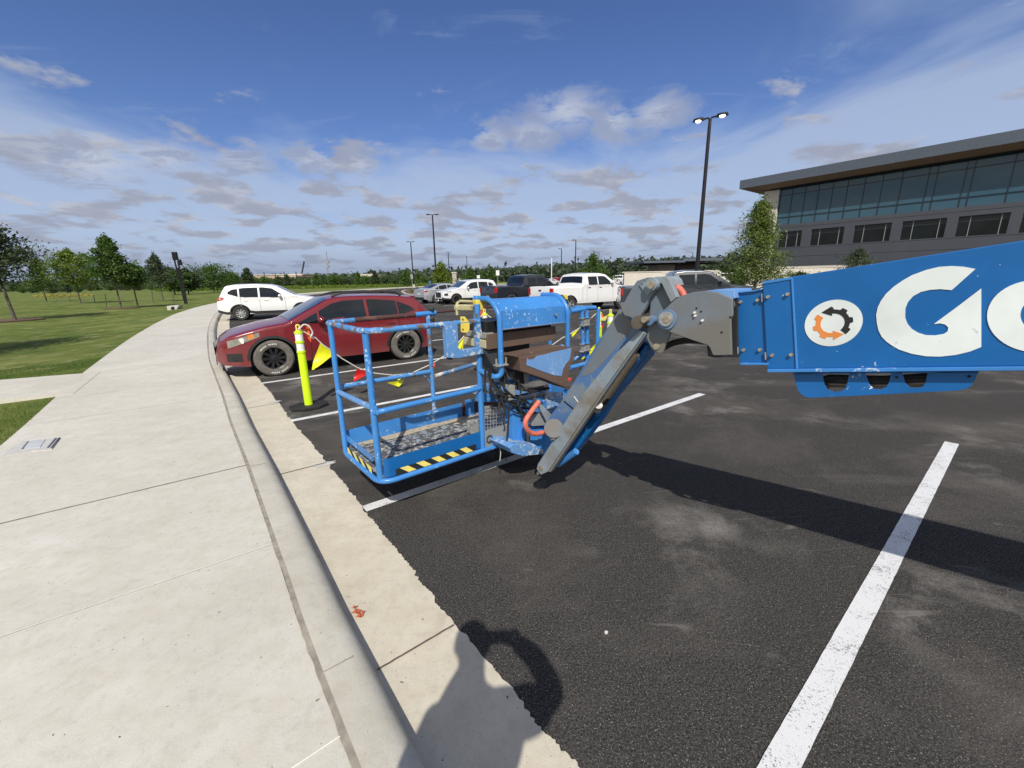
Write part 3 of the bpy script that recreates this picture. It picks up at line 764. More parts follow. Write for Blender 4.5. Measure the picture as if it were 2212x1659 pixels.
for dx in (-.045, .05):
    mb = MB(); mb.tube([cc+PU*dx-Vector((0, 0, .01)), cc+PU*dx+Vector((0, 0, .055))], .008, 8); mb.build('clamp_bolt', M['bolt'], hood)
# bare brown control box under the hood
def wbox(u0, u1, v0, v1, z0, z1, mat, name, parent, bevel=.004):
    mb = MB(); mb.box((u0+u1)/2, (v0+v1)/2, (z0+z1)/2, u1-u0, v1-v0, z1-z0, mat=lambda q: Pf(q.x, q.y, q.z)); return mb.build(name, mat, parent, bevel=bevel)
wbox(.90, 1.66, -.135, .20, 1.215, 1.335, M['brown'], 'control_box', hood)
wbox(.92, 1.64, -.10, .18, 1.335, 1.43, M['black'], 'control_panel', hood)
wbox(.895, .975, -.12, .16, 1.30, 1.345, M['concrete_grey'], 'box_lid', hood)
wbox(.888, .90, -.12, .19, 1.225, 1.29, M['yellow_dirty'], 'side_plate', hood)
for k, (x, y) in enumerate(((1580, 405), (1618, 398), (1530, 405))):
    c = pv(c1(x, y), -.137); mb = MB(); mb.tube([c, c-PV*.005], .006, 7); mb.build('rivet', M['bolt'], hood)
wbox(1.02, 1.42, -.05, .15, 1.14, 1.215, M['black'], 'box_underside', hood)
pplate([c1(1112, 522), c1(1210, 510), c1(1320, 560), c1(1300, 650), c1(1225, 690), c1(1180, 650)], -.10, .16, plain('dark_grey_plastic', (.045, .050, .055), .6), 'console_pedestal', hood, bevel=.01)
pplate([c1(1300, 560), c1(1345, 565), c1(1345, 640), c1(1385, 690), c1(1370, 740), c1(1310, 690)], -.16, .10, M['dark'], 'pedestal_bracket', hood)
pplate([c1(1375, 672), c1(1400, 672), c1(1392, 735), c1(1380, 735)], -.2, .02, M['concrete_grey'], 'bracket_strap', hood)
# lower box: bare brown steel with one flap of blue paint left
LBX = [c1(1337, 566), c1(1692, 503), c1(1690, 580), c1(1660, 640), c1(1648, 766), c1(1500, 705), c1(1350, 655)]
pplate(LBX, -.30, .20, M['brown'], 'lower_box', hood, bevel=.006)
pplate([c1(1292, 556), c1(1340, 567), c1(1690, 500), c1(1600, 492)], -.296, .15, M['brown'], 'box_flange', hood)
pplate([c1(1390, 566), c1(1398, 580), c1(1430, 577), c1(1452, 556), c1(1510, 545), c1(1560, 530), c1(1675, 503), c1(1668, 560), c1(1660, 585), c1(1640, 607), c1(1622, 640), c1(1612, 686), c1(1560, 680), c1(1480, 652), c1(1384, 614)], -.3035, .0025, M['blue_light'], 'paint_flap', hood)
wbox(1.72, 1.76, -.19, -.12, 1.09, 1.16, M['blue_splash'], 'switch', hood)
# cables around the console
random.seed(21)
cab = [[(1118, 650), (1112, 720), (1118, 790)], [(1150, 655), (1165, 740), (1205, 790), (1300, 810), (1400, 800), (1470, 770), (1530, 765)],
       [(1135, 640), (1150, 720), (1185, 775)], [(1200, 800), (1290, 830), (1400, 828), (1500, 800)], [(1340, 590), (1330, 690), (1290, 770)],
       [(1290, 700), (1340, 740), (1390, 790)], [(1195, 790), (1210, 850), (1205, 900)], [(1275, 870), (1265, 1000), (1255, 1130)],
       [(1300, 840), (1330, 900), (1380, 890), (1450, 930), (1500, 930)], [(1350, 830), (1400, 860), (1420, 900), (1480, 985)]]
for _ in range(14):
    x0, x1 = random.uniform(1120, 1330), random.uniform(1180, 1500); y0, y1 = random.uniform(660, 760), random.uniform(830, 960)
    cab.append([(x0, y0), (x0+random.uniform(-30, 40), (y0+y1)/2-10), ((x0+x1)/2+random.uniform(-20, 30), y1-random.uniform(10, 50)), (x1, y1)])
for i, pts in enumerate(cab):
    v = -.14-.02*(i % 4); p3 = [pv(c1(*q), v+.015*math.sin(j*2.1)) for j, q in enumerate(pts)]
    ptube('cable', fillet(p3, .12, 6), M['rubber'], r=(.011 if i < 4 else .008), n=7)
pplate([c1(1200, 745), c1(1290, 770), c1(1395, 790), c1(1330, 808), c1(1240, 795)], -.19, .01, M['blue_splash'], 'bent_tray')
pplate([c1(1400, 762), c1(1510, 758), c1(1500, 778), c1(1410, 800)], -.17, .01, M['dark'], 'tray_plate')
# mounting bracket, guard mesh and splash plate at the basket's attachment
pplate([c1(1075, 805), c1(1285, 800), c1(1285, 852), c1(1077, 855)], -.03, .05, M['blue'], 'cross_beam', bevel=.004)
wbox(.92, 1.75, .1, .16, .80, .86, M['blue_dirty'], 'cross_beam', plat)
pplate([c1(1113, 1042), c1(1290, 985), c1(1292, 1125), c1(1118, 1166)], -.035, .006, M['concrete_grey'], 'splash_plate')
gm = MB()
for k in range(7):
    x = 1112+k*19; gm.prism([pv(q, -.03) for q in (c1(x, 885), c1(x+4, 885), c1(x+4, 1040), c1(x, 1043))], PV*.004)
for k in range(7):
    y = 890+k*21; gm.prism([pv(q, -.034) for q in (c1(1110, y+6), c1(1245, y-10), c1(1245, y-6), c1(1110, y+10))], PV*.004)
gm.build('guard_mesh', M['silver_clamp'], plat)
pplate([c1(1112, 880), c1(1165, 876), c1(1150, 930), c1(1112, 940)], -.028, .004, M['concrete_grey'], 'mesh_backing')
pplate([c1(1025, 985), c1(1075, 975), c1(1080, 1070), c1(1030, 1065)], .15, .08, M['concrete_grey'], 'kick_block', bevel=.006)
# slewing mount between jib and basket
mnt = empty('slew_mount', (0, 0, 0)); mnt.parent = lift
pplate([c1(1290, 850), c1(1520, 800), c1(1525, 930), c1(1330, 915), c1(1330, 1130), c1(1295, 1140)], -.10, .10, M['blue'], 'side_plate', mnt, bevel=.004)
pplate([c1(1296, 905), c1(1345, 900), c1(1350, 1150), c1(1300, 1150)], -.16, .06, M['blue'], 'upright', mnt, bevel=.004)
pplate([c1(1270, 1150), c1(1300, 1128), c1(1440, 1130), c1(1500, 1170), c1(1495, 1192), c1(1360, 1206), c1(1290, 1185)], -.30, .30, M['blue_splash'], 'foot', mnt, bevel=.006)
pplate([c1(1350, 1000), c1(1540, 1010), c1(1560, 1200), c1(1450, 1190), c1(1350, 1120)], -.18, .04, M['blue'], 'web', mnt)
pplate([c1(1500, 790), c1(1640, 800), c1(1600, 870), c1(1520, 900)], -.12, .08, M['blue_splash'], 'top_shelf', mnt)
pplate([c1(1395, 965), c1(1470, 920), c1(1545, 955), c1(1500, 1005), c1(1420, 1010)], -.22, .02, M['concrete_grey'], 'valve_plate', mnt)
pplate([c1(1470, 855), c1(1560, 950), c1(1520, 990), c1(1460, 880)], -.26, .02, M['greydust'], 'link_arm', mnt)
wbox(1.05, 1.12, -.2, -.1, .78, .9, M['concrete_grey'], 'valve', mnt)
for (x, y, r_) in ((1395, 1100, .02), (1435, 850, .018)):
    c = pv(c1(x, y), -.2); mb = MB(); mb.tube([c-Vector((0, 0, .05)), c+Vector((0, 0, .06))], r_, 10); mb.build('pin', M['steel'], mnt, smooth=True)
ptube('hose', fillet([pv(c1(x, y), -.30) for x, y in ((1465, 850), (1405, 930), (1370, 985), (1392, 1045), (1435, 1063), (1525, 1045))], .12, 6), M['hose_red'], r=.0215, parent=mnt)
c = pv(c1(1655, 705), -.15); mb = MB(); mb.tube([c-Vector((0, 0, .008)), c+Vector((0, 0, .008))], .03, 12); mb.build('stop_button', M['red_plastic'], hood)
ptube('cable_tie', [Pf(1.05, -.05, .36), Pf(1.08, -.1, .3), Pf(1.07, -.12, .2)], M['rubber'], r=.004)
ptube('cable_tie', [Pf(1.05, -.05, .36), Pf(1.02, -.11, .30), Pf(1.0, -.12, .23)], M['chalky'], r=.004)
ptube('lanyard_ring', [Pf(.95+.03*math.cos(a), -.05, .43+.03*math.sin(a)) for a in [k*.7 for k in range(9)]], M['rubber'], r=.004)
mb = MB(); c = Pf(.93, .78, zt+.05); mb.box(0, 0, 0, .05, .05, .045, mat=lambda v: c+v); mb.box(0, 0, -.12, .04, .05, .10, mat=lambda v: c+v); mb.build('gate_spring', M['black'], plat, bevel=.008)

# ---- jib
jib = empty('jib', (0, 0, 0)); jib.parent = lift; jib.location = Vector((.9, 2.5, .9))-lift.location
def bplate(pts, off, th, mat, name, parent=jib, bevel=.003):
    mb = MB(); mb.prism([bo(p, off) for p in pts], BN*th); return mb.build(name, mat, parent, bevel=bevel)
def pin(xy, r, o0, o1, mat, name, parent=jib, n=20):
    a, b = bo(xy, o0), bo(xy, o0)+BN*(o1-o0); return MB().tube([a, b], r, n).build(name, mat, parent, smooth=True)
bplate([(1404, 748), (1398, 770), (1322, 862), (1292, 909), (1250, 965), (1232, 988), (1212, 984), (1240, 930), (1300, 840), (1375, 725)], .13, .10, M['blue_clean'], 'lower_beam')
bplate([(1396, 745), (1394, 760), (1318, 858), (1288, 903), (1276, 895), (1350, 800)], .06, .07, M['blue_clean'], 'beam_web')
MB().tube([bo((1245, 975), .09), bo((1205, 1003), .09)], .026, 14).build('beam_end_pin', M['blue'], jib, smooth=True)
bplate([(1339, 668), (1375, 690), (1385, 716), (1300, 830), (1240, 905), (1218, 925), (1196, 915), (1180, 912), (1190, 896), (1217, 862), (1256, 799), (1290, 741)], .02, .12, M['jib_blue'], 'jib_arm')
c6b = lambda x, y: (1015+x*.2863, 583.7+y*.2863)
bplate([c6b(1130, 288), c6b(1180, 330), c6b(1222, 400), c6b(1200, 470), c6b(1075, 622), c6b(990, 715), c6b(930, 770), c6b(880, 792), c6b(836, 800), c6b(905, 680), c6b(1000, 515)], .0185, .0015, M['greytan'], 'grey_primer_patch', bevel=0)
bplate([c6b(705, 990), c6b(712, 985), c6b(792, 1050), c6b(785, 1058)], .018, .002, M['seam'], 'plate_joint', bevel=0)
bplate([(1382, 714), (1392, 719), (1301, 845), (1238, 937), (1183, 1019), (1168, 1026), (1159, 1013), (1162, 1002), (1260, 850), (1326, 768)], -.055, .06, M['greydust'], 'levelling_link')
bplate([(1392, 719), (1396, 722), (1306, 848), (1243, 941), (1189, 1020), (1183, 1019), (1238, 937), (1301, 845)], -.045, .045, M['greytan'], 'link_flange')
pin((1168, 1011), .020, -.062, -.052, M['bolt'], 'link_pin'); MB().tube([bo((1166, 1013), -.03), bo((1162, 1024), -.03)], .012, 10).build('grease_cap', M['silver_clamp'], jib)
A_, B_ = bo((1373, 764), .02), bo((1311, 855), .02); MB().tube([A_, B_], .030, 18).build('hydraulic_cylinder', M['steel'], jib, smooth=True)
MB().tube([B_, bo((1284, 884), .02), bo((1262, 908), .02)], .013, 12).build('cylinder_rod', M['chrome'], jib, smooth=True)
MB().tube([bo((1293, 875), -.005), bo((1290, 885), .03)], .028, 10).build('rod_clevis', M['silver_clamp'], jib)
MB().tube([bo((1373, 745), .0), bo((1368, 757), .03)], .020, 10).build('hose_fitting', M['silver_clamp'], jib)
for (p, q_) in (((1368, 745), (1275, 890)), ((1352, 790), (1300, 885)), ((1350, 812), (1262, 915))):
    MB().tube(fillet([bo(p, .05), bo(((p[0]+q_[0])/2+6, (p[1]+q_[1])/2), .05), bo(q_, .05)], .1, 4), .008, 7).build('hydraulic_hose', M['rubber'], jib, smooth=True)
for (p, q_) in (((1240, 856), (1257, 880)), ((1243, 895), (1238, 912))):
    mb = MB(); a, b = bo(p, .018), bo(q_, .018); t = (b-a).normalized().cross(BN)*.004; mb.prism([a-t, a+t, b+t, b-t], BN*-.002); mb.build('scratch', M['reflect'], jib)
mb = MB(); mb.tube([bo((1196, 925), -.07), bo((1196, 925), .13)], .070, 24); mb.build('rotator', M['greytan'], jib, smooth=True)
MB().tube([bo((1196, 925), .12), bo((1190, 922), .30), bo((1184, 922), .47)], .052, 18).build('slew_housing', M['blue'], jib, smooth=True)
mb = MB(); mb.tube([bo((1200, 935), -.056), bo((1200, 935), -.05)], .035, 20); mb.build('rotator_cap', M['silver_clamp'], jib, smooth=True)
bplate([(1186, 930), (1192, 935), (1197, 950), (1190, 952), (1184, 940)], -.08, .03, M['concrete_grey'], 'lug')
# knuckle and top links
kn = empty('knuckle', (0, 0, 0)); kn.parent = lift; kn.location = Vector((.9, 2.3, 1.5))-lift.location
TOPL = [c5(612, 238), c5(560, 238), c5(440, 275), c5(398, 335), c5(300, 510), c5(250, 520), c5(262, 575), c5(282, 625), c5(300, 660), c5(345, 672), c5(385, 690), c5(402, 725), c5(450, 705), c5(520, 600), c5(580, 470), c5(655, 372), c5(655, 330), c5(640, 260)]
bplate(TOPL, -.06, .03, M['greytan'], 'top_link', kn)
bplate([c5(612, 238), c5(440, 275), c5(398, 335), c5(300, 510), c5(400, 690), c5(580, 470), c5(655, 372)], .13, .03, M['greytan'], 'top_link', kn)
bplate([c5(530, 500), c5(590, 420), c5(600, 480), c5(560, 560), c5(500, 650), c5(460, 640)], .0, .06, M['black'], 'link_shaft', kn)
CRK = [c5(640, 232), c5(760, 226), c5(806, 262), c5(880, 450), c5(960, 560), c5(850, 700), c5(812, 860), c5(768, 960), c5(722, 1075), c5(690, 1082), c5(612, 1052), c5(592, 1010), c5(528, 875), c5(560, 800), c5(590, 720), c5(582, 640), c5(590, 480), c5(660, 372)]
bplate(CRK, -.02, .02, M['greytan'], 'crank_plate', kn); bplate(CRK, .16, .02, M['greytan'], 'crank_plate', kn)
bplate([c5(640, 232), c5(760, 226), c5(806, 262), c5(830, 330), c5(790, 330), c5(660, 300)], .0, .16, M['greydust'], 'crank_web', kn)
bplate([c5(640, 236), c5(760, 228), c5(800, 262), c5(885, 458), c5(815, 515), c5(712, 300), c5(650, 330)], -.065, .045, M['greydust'], 'hose_cover', kn)
bplate([c5(560, 440), c5(600, 380), c5(640, 330), c5(520, 300), c5(460, 320), c5(500, 380)], -.068, .012, M['greydust'], 'boss_plate', kn)
for xy, r_, o0, mt, nm in ((c5(592, 318), .034, -.10, 'greydust', 'pivot_boss'), (c5(590, 320), .021, -.115, 'bolt', 'pivot_pin'), (c5(650, 1008), .018, -.035, 'bolt', 'pivot_pin'),
                           (c5(440, 740), .038, -.11, 'steel', 'pivot_boss'), (c5(515, 708), .017, -.12, 'bolt', 'pivot_pin'), (c5(575, 720), .026, -.07, 'greyblue', 'pivot_boss'), (c5(497, 298), .005, -.075, 'bolt', 'bolt')):
    pin(xy, r_, o0, .0, M[mt], nm, kn, 18)
# big side plates
BIG = [c5(1500, 475), c5(1340, 408), c5(1200, 388), c5(1080, 400), c5(960, 432), c5(860, 485), c5(760, 580), c5(680, 655), c5(660, 720), c5(675, 775), c5(718, 812), c5(900, 880), c5(1100, 950), c5(1225, 990), c5(1250, 1020), c5(1280, 1095), c5(1300, 1105), c5(1490, 1100), c5(1478, 700), c5(1500, 660)]
bplate(BIG, -.07, .02, M['greytan'], 'knuckle_plate', kn); bplate(BIG, .24, .02, M['greytan'], 'knuckle_plate', kn)
bplate([c5(1215, 995), c5(1225, 1115), c5(1300, 1130), c5(1565, 1125), c5(1565, 1110), c5(1300, 1108)], .0, .2, M['dark'], 'lower_web', kn)
bplate([c5(1200, 388), c5(1340, 370), c5(1520, 376), c5(1530, 470), c5(1500, 475), c5(1340, 408)], -.05, .28, M['blue_light'], 'knuckle_cap', kn)
pin(c5(765, 705), .055, -.085, -.06, M['greyblue'], 'main_pivot_ring', kn); pin(c5(755, 700), .040, -.098, -.06, M['silver_clamp'], 'main_pivot_cap', kn); pin(c5(763, 702), .020, -.104, -.06, M['bolt'], 'main_pivot_pin', kn, 6)
for x, y in ((1100, 582), (1150, 618), (1478, 680), (1380, 848)): pin(c5(x, y), .0055, -.0715, -.07, M['seam'], 'hole', kn, 10)
for x, y in ((1082, 665), (1162, 718), (1075, 630)): pin(c5(x, y), .0065, -.082, -.07, M['reflect'], 'bolt', kn, 6)
ptube('red_hose', fillet([bo(c5(x, y), .08) for x, y in ((790, 330), (860, 335), (920, 370), (960, 440), (960, 520))], .08, 6), M['hose_red'], r=.020, parent=kn)
for dy in (0, 18, 38):
    ptube('hydraulic_hose', fillet([bo(c5(x, y+dy), .09) for x, y in ((740, 1000), (830, 950), (930, 925), (1080, 915), (1300, 940))], .08, 5), M['rubber'], r=.009, parent=kn)
# ---- telescopic boom
bm_ = empty('main_boom', (0, 0, 0)); bm_.parent = lift; bm_.location = Vector((1.6, 1.7, 1.5))-lift.location
bplate([c5(1440, 500), c5(1560, 470), c5(1560, 1130), c5(1480, 1120)], .0, .20, M['dark'], 'inner_tube', bm_)  # inner boom; its dark steel also paints in the shadow of this gap
S1 = [c5(1533, 408), c5(1745, 388), c5(1840, 362), c5(1900, 1200), c5(1785, 1190), c5(1578, 1190), c5(1562, 900)]
bplate(S1, .012, .26, M['blue_clean'], 'end_collar', bm_)
bplate([c5(1533, 402), c5(1745, 382), c5(1840, 356), c5(1842, 366), c5(1745, 393), c5(1533, 413)], .0, .27, M['blue'], 'collar_top', bm_, 0)
bplate([c5(1578, 1190), c5(1900, 1190), c5(1900, 1213), c5(1590, 1215)], -.006, .28, M['blue'], 'collar_lip', bm_)
# outer box, carried on past the turntable end
tl, bl = bo(c6(176, 640)), bo(c6(214, 1322)); tm = bo(c6(410, 603)); trr, brr = bo(c6(2205, 322)), bo(c6(2205, 1300))
dt = (trr-tm).normalized(); db = (brr-bl).normalized()
trx = trr+dt*2.9; brx = brr+db*2.9
bw_ = .30
mb = MB(); mb.prism([tl, tm, trr, trx, brx, brr, bl], BN*bw_); mb.build('outer_box', M['blue_clean'], bm_, bevel=.004)
bplate([c6(178, 640), c6(410, 604), c6(412, 622), c6(180, 660)], -.004, .01, M['blue'], 'end_plate_edge', bm_, 0)
bplate([c6(400, 618), c6(414, 616), c6(455, 1318), c6(438, 1320)], -.006, .012, M['blue'], 'weld_strip', bm_, .001)
mb = MB(); lo = bo(c6(216, 1348), -.012); lx = brx+Vector((0, 0, -.012))-BN*.012; l0 = bo(c6(214, 1324), -.012); l1 = brx-BN*.012
mb.prism([l0, l1, lx, lo], BN*(bw_+.024)); mb.build('bottom_flange', M['blue'], bm_, bevel=.002)
for x, y, o in ((218, 760, 0), (370, 740, 0), (250, 1216, 0), (397, 1212, 0)): pin(c6(x, y), .0085, -.014, 0, M['bolt'], 'bolt', bm_, 6)
for x, y in ((1585, 512), (1775, 492), (1618, 1045), (1800, 1045)): pin(c5(x, y), .0085, -.001, .012, M['bolt'], 'bolt', bm_, 6)
for a in ((1819, 415, 1832, 508), (1858, 1070, 1874, 1152), (1517, 480, 1527, 560), (1552, 1010, 1562, 1090)):
    bplate([c5(a[0], a[1]), c5(a[2]-2, a[1]), c5(a[2]+2, a[3]), c5(a[0]+4, a[3])], -.003, .012, M['silver_clamp'], 'wear_pad', bm_, 0)
# decals
def decal(pts, mat, name, off, th=.0012, parent=bm_): 
    mb = MB(); mb.prism([bo(p, off) for p in pts], BN*th); return mb.build(name, mat, parent)
Gl = [(1835, 543), (1745, 526), (1650, 520), (1550, 527), (1450, 551), (1340, 592), (1270, 632), (1200, 680), (1140, 735), (1100, 790), (1075, 840), (1062, 900), (1068, 965), (1080, 1020), (1105, 1070), (1140, 1106), (1180, 1135), (1240, 1170), (1340, 1203), (1450, 1222), (1560, 1225), (1680, 1212), (1790, 1186), (1880, 1150), (1880, 695), (1700, 832), (1510, 972), (1560, 966), (1600, 976), (1624, 998), (1618, 1028), (1590, 1048), (1520, 1060), (1450, 1058), (1390, 1040), (1340, 1010), (1305, 968), (1288, 920), (1290, 850), (1310, 800), (1350, 755), (1410, 722), (1480, 706), (1560, 700), (1650, 708)]
decal([c6(*p) for p in Gl], M['white_decal'], 'letter_g', -.0030, .0024)
mb = MB(); n_ = 48; vs = []
for k in range(n_+1):
    a = R_(25)+(R_(360)-R_(25))*k/n_
    vs += [bo(c6(2320+395*math.cos(a), 910-282*math.sin(a)), -.003), bo(c6(2330+145*math.cos(a), 900-128*math.sin(a)), -.003)]
mb.add(vs, [(2*i, 2*i+1, 2*i+3, 2*i+2) for i in range(n_)]); o = mb.build('letter_e', M['white_decal'], bm_)
s_ = o.modifiers.new('t', 'SOLIDIFY'); s_.thickness = .002
ec = bo(c6(724, 965), 0); ex = -Vector((-1, 1, 0)).normalized(); ez = Vector((0, 0, 1)); ex = (ex+Vector((0, 0, .06))).normalized()
E2 = lambda x, y, off: ec+ex*x+ez*y-BN*off
emb = empty('gear_emblem', (0, 0, 0)); emb.parent = lift
mb = MB(); mb.prism([E2(.103*math.cos(a), .103*math.sin(a), .001) for a in [k/48*6.2832 for k in range(48)]], -BN*.0016); mb.build('emblem_disc', M['white_decal'], emb)
def gear_arc(a0, a1, mat, name):
    """ring segment with teeth from a0 (blunt) to a1 (arrow), degrees anticlockwise"""
    out_, inn = [], []; n_ = 40
    for k in range(n_+1):
        a = a0+(a1-a0)*k/n_; tooth = ((a-a0) % 45) < 22; r = .0715 if tooth else .061
        out_.append((r*math.cos(R_(a)), r*math.sin(R_(a)))); inn.append((.043*math.cos(R_(a)), .043*math.sin(R_(a))))
    a = R_(a1); tn = (-math.sin(a), math.cos(a))
    tip = (.055*math.cos(a)+tn[0]*.038, .055*math.sin(a)+tn[1]*.038)
    o2 = (.076*math.cos(a), .076*math.sin(a)); i2 = (.033*math.cos(a), .033*math.sin(a))
    pts = out_+[o2, tip, i2]+inn[::-1]
    mb = MB(); mb.prism([E2(x, y, .0028) for x, y in pts], -BN*.0012); mb.build(name, mat, emb)
gear_arc(-42, 100, M['black_decal'], 'black_gear_arrow'); gear_arc(146, 280, M['orange_decal'], 'orange_gear_arrow')
# hose guard bracket under the boom
BRK = [(415, 1350), (440, 1440), (455, 1490), (480, 1520), (520, 1542), (560, 1546), (1100, 1520), (1690, 1490), (1760, 1478), (1805, 1450), (1835, 1400), (1862, 1336), (1465, 1342), (1445, 1430), (1420, 1462), (1370, 1470), (1320, 1462), (1290, 1430), (1262, 1346), (1180, 1346), (1165, 1420), (1140, 1462), (1095, 1480), (1045, 1476), (1010, 1440), (975, 1348), (855, 1349), (838, 1430), (820, 1475), (780, 1496), (730, 1500), (685, 1480), (660, 1440), (645, 1350)]
bplate([c6(*p) for p in BRK], .03, .006, M['blue_clean'], 'hose_guard', bm_, .001)
for x, y in ((880, 1382), (1222, 1385), (1785, 1380)): pin(c6(x, y), .005, .026, .03, M['bolt'] if x < 900 else M['seam'], 'bolt', bm_, 8)
bplate([c6(420, 1350), c6(1860, 1338), c6(1860, 1350), c6(420, 1362)], .03, .16, M['blue_clean'], 'guard_shelf', bm_, 0)
for k, (dy, mt) in enumerate(((1385, 'rubber'), (1410, 'dark'), (1440, 'steel'))):
    ptube('hydraulic_hose', [bo(c6(620+k*30, dy+20), .10+.02*k), bo(c6(700, dy), .10), bo(c6(1100, dy+12), .10), bo(c6(1500, dy-10), .10)], M[mt], r=.014, parent=bm_)
# ---- turntable and chassis beyond the frame on the right
ch = empty('chassis', (0, 0, 0)); ch.parent = lift
bd = Vector((.707, -.707, 0)); base = (trx+brx)*.5+BN*.15
ang = math.atan2(bd.y, bd.x)
def rb(cx, cy, cz, dx, dy, dz, mat, name, parent=ch, bevel=.03):
    c = Vector((base.x, base.y, 0))+bd*cx+BN*cy
    mb = MB(); mb.box(c.x, c.y, cz, dx, dy, dz, rz=ang); return mb.build(name, mat, parent, bevel=bevel)
rb(.15, 0, 1.55, .9, .5, 1.3, M['blue_clean'], 'boom_riser'); rb(1.1, .0, 1.25, 1.7, 1.7, .7, M['blue_clean'], 'turntable'); rb(2.0, .0, 1.2, .5, 1.8, .8, M['blue_clean'], 'counterweight')
rb(.9, 0, .62, 2.6, .9, .4, M['dark'], 'frame')
for x in (-.2, 2.0):
    for y in (-.85, .85):
        c = Vector((base.x, base.y, 0))+bd*x+BN*y; MB().tube([c-BN*.16+Vector((0, 0, .42)), c+BN*.16+Vector((0, 0, .42))], .42, 28).build('wheel', M['tyre'], ch, smooth=True)
# ------------------------------------------------------------------ vehicles
def wheel(parent, x, y, r, wd, tyre, rim, spokes, side, letters=False, silver=False):
    """side = +1 outer face towards +y"""
    t = bpy.data.objects.new('wheel', None); C.objects.link(t); t.parent = parent; t.location = (x, y, r)
    prof = [(.60, -.5), (.66, -.52), (.90, -.5), (.985, -.38), (1.0, 0), (.985, .38), (.90, .5), (.66, .52), (.60, .46), (.58, .2)]
    mb = MB(); n = 36; vs = []; m_ = len(prof)
    for k in range(n):
        a = k/n*6.28318
        for (rr, yy) in prof: vs.append((r*rr*math.cos(a), side*yy*wd, r*rr*math.sin(a)))
    mb.add(vs, [(k*m_+j, k*m_+j+1, ((k+1) % n)*m_+j+1, ((k+1) % n)*m_+j) for k in range(n) for j in range(m_-1)])
    mb.build('tyre', tyre, t, smooth=True, world=False)
    mb = MB(); y0 = side*wd*.28
    mb.tube([(0, y0-.02, 0), (0, y0, 0)], r*.6, 30) if False else None
    vs = [(r*.60*math.cos(k/n*6.28318), side*wd*.46, r*.60*math.sin(k/n*6.28318)) for k in range(n)] + [(r*.545*math.cos(k/n*6.28318), side*wd*.40, r*.545*math.sin(k/n*6.28318)) for k in range(n)] + [(r*.53*math.cos(k/n*6.28318), side*wd*.1, r*.53*math.sin(k/n*6.28318)) for k in range(n)]
    mb.add(vs, [(j*n+k, j*n+(k+1) % n, (j+1)*n+(k+1) % n, (j+1)*n+k) for j in range(2) for k in range(n)])
    for s_ in range(spokes):
        a = s_/spokes*6.28318; wv = .075 if spokes > 8 else .10
        ca, sa = math.cos(a), math.sin(a)
        q = []
        for rr, hw in ((.12, wv*.8), (.56, wv)):
            for s2 in (-1, 1): q.append((r*(rr*ca-s2*hw*sa), side*wd*(.40 if rr > .3 else .34), r*(rr*sa+s2*hw*ca)))
        q2 = [(x_, y_-side*.03, z_) for x_, y_, z_ in q]
        mb.add(q+q2, [(0, 1, 3, 2), (4, 6, 7, 5), (0, 2, 6, 4), (1, 5, 7, 3), (2, 3, 7, 6)])
    vs = [(r*.2*math.cos(k/12*6.28318), side*wd*.38, r*.2*math.sin(k/12*6.28318)) for k in range(12)]
    mb.add(vs+[(0, side*wd*.42, 0)], [(k, (k+1) % 12, 12) for k in range(12)])
    mb.build('rim', rim, t, world=False)
    mb = MB(); vs = [(r*.53*math.cos(k/n*6.28318), side*wd*.08, r*.53*math.sin(k/n*6.28318)) for k in range(n)]; mb.poly(vs); mb.build('brake_disc', M['seam'] if not silver else M['trim'], t, world=False)
    if letters:
        mb = MB()
        for a0 in (40, 225):
            for k in range(11):
                if k == 5: continue
                a = R_(a0+k*6.2); ca, sa = math.cos(a), math.sin(a); q = []
                for rr, hw in ((.75, .022), (.82, .022)):
                    for s2 in (-1, 1): q.append((r*(rr*ca-s2*hw*sa), side*(wd*.52+.002), r*(rr*sa+s2*hw*ca)))
                mb.add(q, [(0, 1, 3, 2)])
        mb.build('sidewall_lettering', M['reflect'], t, world=False)
    return t
